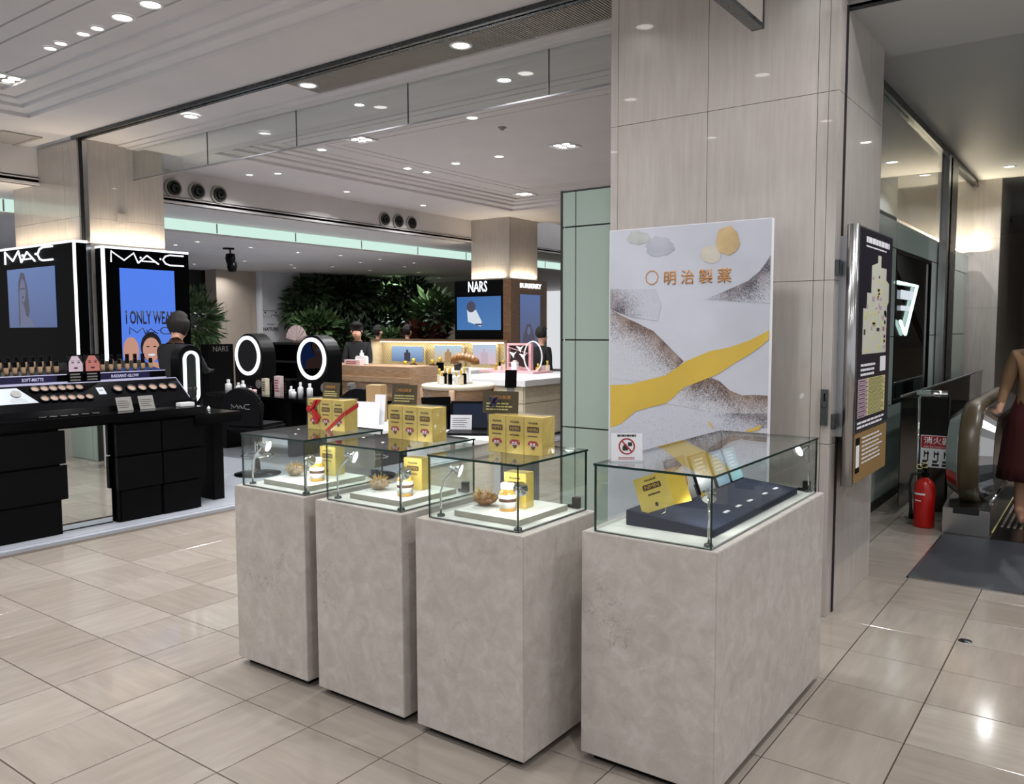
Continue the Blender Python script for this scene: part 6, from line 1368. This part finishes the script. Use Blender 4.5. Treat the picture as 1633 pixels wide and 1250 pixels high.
for i, p in enumerate(((792, 593), (797, 594), (803, 592), (858, 595), (866, 593), (873, 594))):
    v2 = PZ(p, .852); perfume((v2.x, v2.y, .852), .15 + .02 * (i % 3), .035, ('bottle_amber', 'pale_pink', 'cream_wood')[i % 3], '%s perfume bottle among the six on the right perfume counter' % ordw(i, 6), 'perfumes on the right counter')
for i, p in enumerate(((618, 594), (640, 594), (657, 593), (672, 592), (682, 591))):
    v2 = PZ(p, .86); x2 = min(v2.x, -8.8); perfume((-8.9 - .12 * (i % 2), 9.35 + i * .32, .852), .2 + .03 * (i % 2), .06, ('black_gloss', 'cover_brown', 'black_satin')[i % 3], '%s dark perfume bottle on the left perfume counter' % ordw(i, 5), 'perfumes on the left counter')
# round oak table with perfume testers -----------------------------------------
ca, cb = PZ((669, 612), .85), PZ((785, 612), .85); cc = (ca + cb) / 2 ; cc.y += .05
rt = thing('round_table', 'round oak table with perfume testers in the hall', 'table', (cc.x, cc.y, 0)); R = .47
b = NB(); lathe(b, [(0, .85), (R - .02, .85), (R, .84), (R, .80), (R - .03, .79), (0, .79)], 40); obj('table_top', b, 'cream_wood', rt, local=True)
b = NB(); lathe(b, [(R - .03, .79), (R - .03, .62), (R - .06, .62), (R - .06, .79)], 40); obj('apron', b, 'oak', rt, local=True)
for k in range(4):
    a = math.radians(-60 + 90 * k); b = NB(); tube(b, [((R - .04) * math.cos(a), (R - .04) * math.sin(a), 0), ((R - .02) * math.cos(a), (R - .02) * math.sin(a), .80)], [.03, .045], 8); obj('leg', b, 'oak', rt, local=True)
for i in range(9):
    a = math.radians(200 + i * 17); r_ = .24 if i % 2 else .17; perfume((cc.x + r_ * math.cos(a), cc.y + r_ * math.sin(a), .852), .16 + .03 * (i % 3), .028, ('white_plastic', 'cream_wood', 'black_gloss')[i % 3], '%s perfume tester standing on the round oak table' % ordw(i, 9), 'testers on the round table')
t = thing('shell_display', 'copper scalloped shell display behind the testers on the round table', 'display', (cc.x + .02, cc.y + .12, .852))
b = NB(); lathe(b, [(0, 0), (.10, 0), (.08, .02), (.06, .20), (0, .20)], 20); obj('stem', b, 'white_plastic', t, local=True)
b = NB()
for k in range(9):
    a = math.radians(10 + k * 20); lathe(b, [(0, -.02), (.06, 0), (.05, .05), (0, .10)], 10, (.17 * math.cos(a), -.05 * math.sin(a), .24 + .06 * math.sin(a)))
obj('scallops', b, 'rock_amber', t, local=True)['kind'] = 'stuff'
# wooden sales counter ----------------------------------------------------------
Yw = 8.15; w0, w1 = PY((544, 582), Yw), PY((652, 582), Yw)
wc = thing('sales_counter', 'oak sales counter with a projecting ledge in front of the saleswoman', 'counter', ((w0.x + w1.x) / 2, Yw + .3, 0))
b = NB(); box(b, w0.x - 1.2, w1.x, Yw, Yw + .6, .0, w0.z); obj('body', b, 'oak', wc)
lz = PY((655, 604), Yw - .06).z; b = NB(); box(b, w0.x - 1.2, w1.x + .06, Yw - .06, Yw + .02, lz - .07, lz); obj('ledge', b, 'oak', wc, bevel=.004)
v = PY((577, 575), Yw + .2); t = thing('lotion_bottle', 'white pump bottle on the oak sales counter', 'bottle', (v.x, Yw + .2, w0.z)); b = NB(); box(b, -.11, .11, -.04, .04, 0, .13); obj('body', b, 'white_plastic', t, local=True, bevel=.015); b = NB(); lathe(b, [(.03, .13), (.03, .17), (.012, .18), (.012, .21), (0, .21)], 10); obj('pump', b, 'white_plastic', t, local=True)
t = thing('gift_box', 'small pink printed box on the oak sales counter', 'box', (PY((563, 578), Yw + .1).x, Yw + .12, w0.z)); b = NB(); box(b, -.16, .16, -.04, .04, 0, .075); obj('carton', b, 'pale_pink', t, local=True); b = NB(); dashes(b, -.12, .01, .12, .06, 2, FY((0, -.04, 0)), .0004, .001, seed=12); obj('print', b, 'print_red', t, local=True)
# staff desk with laptop behind the pedestals ------------------------------------
D0 = PZ((735, 694), .74); dk = thing('staff_desk', 'white staff desk with a laptop behind the pedestals', 'desk', (D0.x, D0.y + .2, 0))
b = NB(); box(b, D0.x - 1.5, D0.x + .45, D0.y - .1, D0.y + .5, .70, .735); obj('desk_top', b, 'white_plastic', dk)
for x in (-1.42, .38): b = NB(); box(b, D0.x + x - .03, D0.x + x + .03, D0.y - .05, D0.y + .45, 0, .70); obj('leg', b, 'wall_white', dk)
lv_ = PZ((742, 690), .736); t = thing('laptop', 'open dark laptop with a paper note on the staff desk', 'laptop', (lv_.x, lv_.y + .08, .736), .55)
b = NB(); box(b, -.17, .17, -.24, 0, 0, .018); obj('keyboard_deck', b, 'black_satin', t, local=True); F2 = FD((0, 0, .012), 0, .2); b = NB(); poly(b, rect(-.17, 0, .17, .23), -.008, 0, F2); ld = obj('lid', b, 'black_satin', t, local=True); b = NB(); poly(b, rect(-.15, .02, .15, .21), .0004, .0015, F2); obj('screen', b, 'screen_laptop', ld, local=True)
b = NB(); poly(b, rect(-.17, .0, .0, .12), .003, .005, F2); pn = obj('paper_note', b, 'paper_white', t, local=True); b = NB(); dashes(b, -.155, .02, -.02, .10, 5, F2, .005, .0055, fill=.3, seed=31); obj('small_print', b, 'print_dark', pn, local=True)
v = PZ((700, 668), .736); t = thing('tablet_stand', 'black tablet on a folded stand beside the laptop', 'tablet', (lv_.x - .30, lv_.y + .02, .736), .9); b = NB(); poly(b, rect(-.12, 0, .12, .27), -.008, 0, FD((0, 0, 0), 0, .3)); obj('tablet', b, 'black_gloss', t, local=True); b = NB(); poly(b, rect(-.08, 0, .08, .22), -.005, 0, FD((0, .17, 0), 0, -.35)); obj('prop', b, 'black_satin', t, local=True)
for i, (p, m, w_, h_, L) in enumerate((((582, 685), 'paper_white', .26, .13, 'broad white card leaning on the staff desk behind the ribboned cartons'), ((604, 685), 'paper_white', .10, .17, 'narrow white card on the staff desk behind the ribboned cartons'), ((596, 652), 'cardboard', .14, .19, 'small brown cardboard box on the staff desk'))):
    v = PZ(p, .736); y_ = D0.y + .1 + .08 * i; vv = PY((p[0], 670), y_)
    t = thing('desk_card' if i < 2 else 'cardboard_box', L, 'card' if i < 2 else 'box', (vv.x, y_, .736), .3)
    b = NB(); (poly(b, rect(-w_ / 2, 0, w_ / 2, h_ * 1.5), -.004, 0, FD((0, 0, 0), 0, .15)) if i < 2 else box(b, -w_ / 2, w_ / 2, 0, .12, 0, h_ * 1.7)); obj('card' if i < 2 else 'carton', b, m, t, local=True)
v = PZ((822, 660), .736)
t = thing('phone_holder', 'slim dark phone holder leaning behind the right-hand notice card', 'phone', (PY((812, 640), D0.y + .3).x, D0.y + .3, .736), .5); b = NB(); poly(b, rect(-.03, 0, .03, .46), -.01, 0, FD((0, 0, 0), 0, .25)); obj('stem', b, 'grey_card', t, local=True); b = NB(); poly(b, rect(-.045, .36, .045, .5), .0, .012, FD((0, 0, 0), 0, .25)); obj('phone', b, 'black_gloss', t, local=True)

# ------------------------------------------------------------------ planting against the dark back wall
def leafblob(bm, c, r, n, L, rnd, droop=.3, mi=0):
    for _ in range(n):
        d = Vector((rnd.gauss(0, 1), rnd.gauss(0, 1), rnd.gauss(0, .8))).normalized(); p = Vector(c) + Vector((d.x * r[0], d.y * r[1], d.z * r[2])) * rnd.uniform(.35, 1.0)
        a = (d + Vector((rnd.uniform(-.4, .4), rnd.uniform(-.4, .4), -droop))).normalized(); s = a.cross(Vector((rnd.uniform(-1, 1), rnd.uniform(-1, 1), 1))).normalized(); l = L * rnd.uniform(.7, 1.3); w = l * .22; up = a.cross(s) * l * .06
        q = [p, p + a * l * .45 + s * w + up, p + a * l, p + a * l * .45 - s * w + up]
        f = bm.faces.new([bm.verts.new(x) for x in q]); f.material_index = mi
rnd = random.Random(77)
def plant(px, x, h0, r, n, L, m, label, name='hanging_plant', stem=True, hang=False):
    v = PX(px, x); rr = r if isinstance(r, tuple) else (r, r, r)
    t = thing(name, label, 'plant', (x, v.y, 3.02 if hang else 0), 0, 'planting before the back wall')
    b = NB(); leafblob(b, (x, v.y, v.z), rr, int(n * 2.2), L * .8, rnd, .5 if hang else .1); f = obj('foliage', b, m, t); f['kind'] = 'stuff'
    b = NB()
    if hang:
        tube(b, [(x, v.y, 3.02), (x, v.y, v.z)], .006, 5); obj('cord', b, 'black_satin', t); b = NB(); lathe(b, [(0, -.12), (.10, -.10), (.13, .06), (.11, .06), (0, .0)], 14, (x, v.y, v.z)); obj('pot', b, 'hedge_brown', t)
    else:
        tube(b, [(x, v.y, .3), (x + .05, v.y + .03, v.z * .6), (x, v.y, v.z)], [.04, .03, .015], 7); obj('stem', b, 'bark', t); b = NB(); lathe(b, [(0, 0), (.2, 0), (.26, .36), (.22, .36), (0, .3)], 16, (x, v.y, 0)); obj('pot', b, 'hedge_brown', t)
for px, x, r, n, L, m, lb_, hang in (((500, 470), -17.2, (.5, .7, .45), 420, .30, 'leaf_mid', 'leafy green plant hanging beside the white lettered wall', True), ((560, 478), -16.8, (.5, .9, .55), 520, .32, 'leaf_dark', 'dark broad plant hanging in the middle of the planting', True), ((612, 478), -16.5, (.5, .7, .40), 380, .26, 'leaf_mid', 'round bushy plant hanging right of the middle', True), ((655, 475), -16.0, (.5, .8, .55), 460, .34, 'leaf_dark', 'large dark plant hanging near the screen tower', True), ((505, 520), -16.6, (.5, .6, .40), 340, .30, 'leaf_mid', 'green shrub standing low beside the white lettered wall', False), ((545, 535), -16.4, (.5, .6, .30), 260, .34, 'leaf_dark', 'dark shrub standing behind the saleswoman', False), ((622, 540), -15.6, (.4, .5, .25), 260, .22, 'leaf_mid', 'low bright green shrub behind the wooden counter', False), ((680, 535), -14.6, (.5, .6, .30), 240, .32, 'leaf_red', 'reddish shrub near the foot of the screen tower', False), ((692, 500), -14.6, (.4, .55, .5), 200, .42, 'leaf_mid', 'tall long-leaved plant right before the black screen tower', False), ((480, 500), -17.0, (.4, .5, .5), 300, .26, 'leaf_dark', 'dark ferny plant hanging at the left end of the planting', True), ((530, 455), -17.4, (.4, .8, .3), 300, .24, 'leaf_dark', 'dark trailing plant hanging high left of the middle', True), ((600, 452), -17.4, (.4, .8, .3), 300, .24, 'leaf_mid', 'green trailing plant hanging high right of the middle', True), ((585, 520), -16.9, (.5, .6, .4), 300, .28, 'leaf_dark', 'dark upright shrub beside the saleswoman', False), ((650, 510), -16.2, (.4, .5, .4), 260, .26, 'leaf_mid', 'mid green shrub under the large hanging plant', False), ((315, 515), -15.0, (.4, .5, .7), 420, .22, 'leaf_mid', 'bushy green plant behind the person in black at the left', False)):
    plant(px, x, 0, r, n, L, m, lb_, 'hanging_plant' if hang else 'potted_plant', hang=hang)
v = PX((624, 516), -17.85); t = thing('glowing_pillar_lamp', 'pale mint glowing drum lamp among the plants', 'lamp', (-17.85, v.y, 0)); b = NB(); lathe(b, [(0, v.z - .25), (.42, v.z - .25), (.42, v.z + .3), (0, v.z + .3)], 24, (-17.85, v.y, 0)); obj('shade', b, 'cove_mint', t); b = NB(); lathe(b, [(0, 0), (.35, 0), (.38, v.z - .25), (0, v.z - .25)], 20, (-17.85, v.y, 0)); obj('base', b, 'hedge_brown', t)

# ------------------------------------------------------------------ corner of a sign hanging before the pillar at the top edge
e = PY((1216, 38), 3.9)
hs = thing('hanging_sign', 'grey corner of a hanging sign at the top edge before the pillar', 'hanging sign', (e.x, 3.2, e.z))
b = NB(); box(b, e.x - .05, e.x, 2.3, 3.9, e.z, e.z + .45); obj('panel', b, 'joint_stone', hs)
b = NB(); box(b, e.x - .055, e.x + .005, 2.3, 3.905, e.z - .02, e.z); box(b, e.x - .055, e.x + .005, 3.9, 3.912, e.z - .02, e.z + .45); obj('frame', b, 'dark_steel', hs)
for y in (2.6, 3.6):
    b = NB(); tube(b, [(e.x - .025, y, e.z + .45), (e.x - .025, y, CZ + .142 if y < 3.2 else CZ + .11)], .008, 8); obj('hanger_rod', b, 'dark_steel', hs)
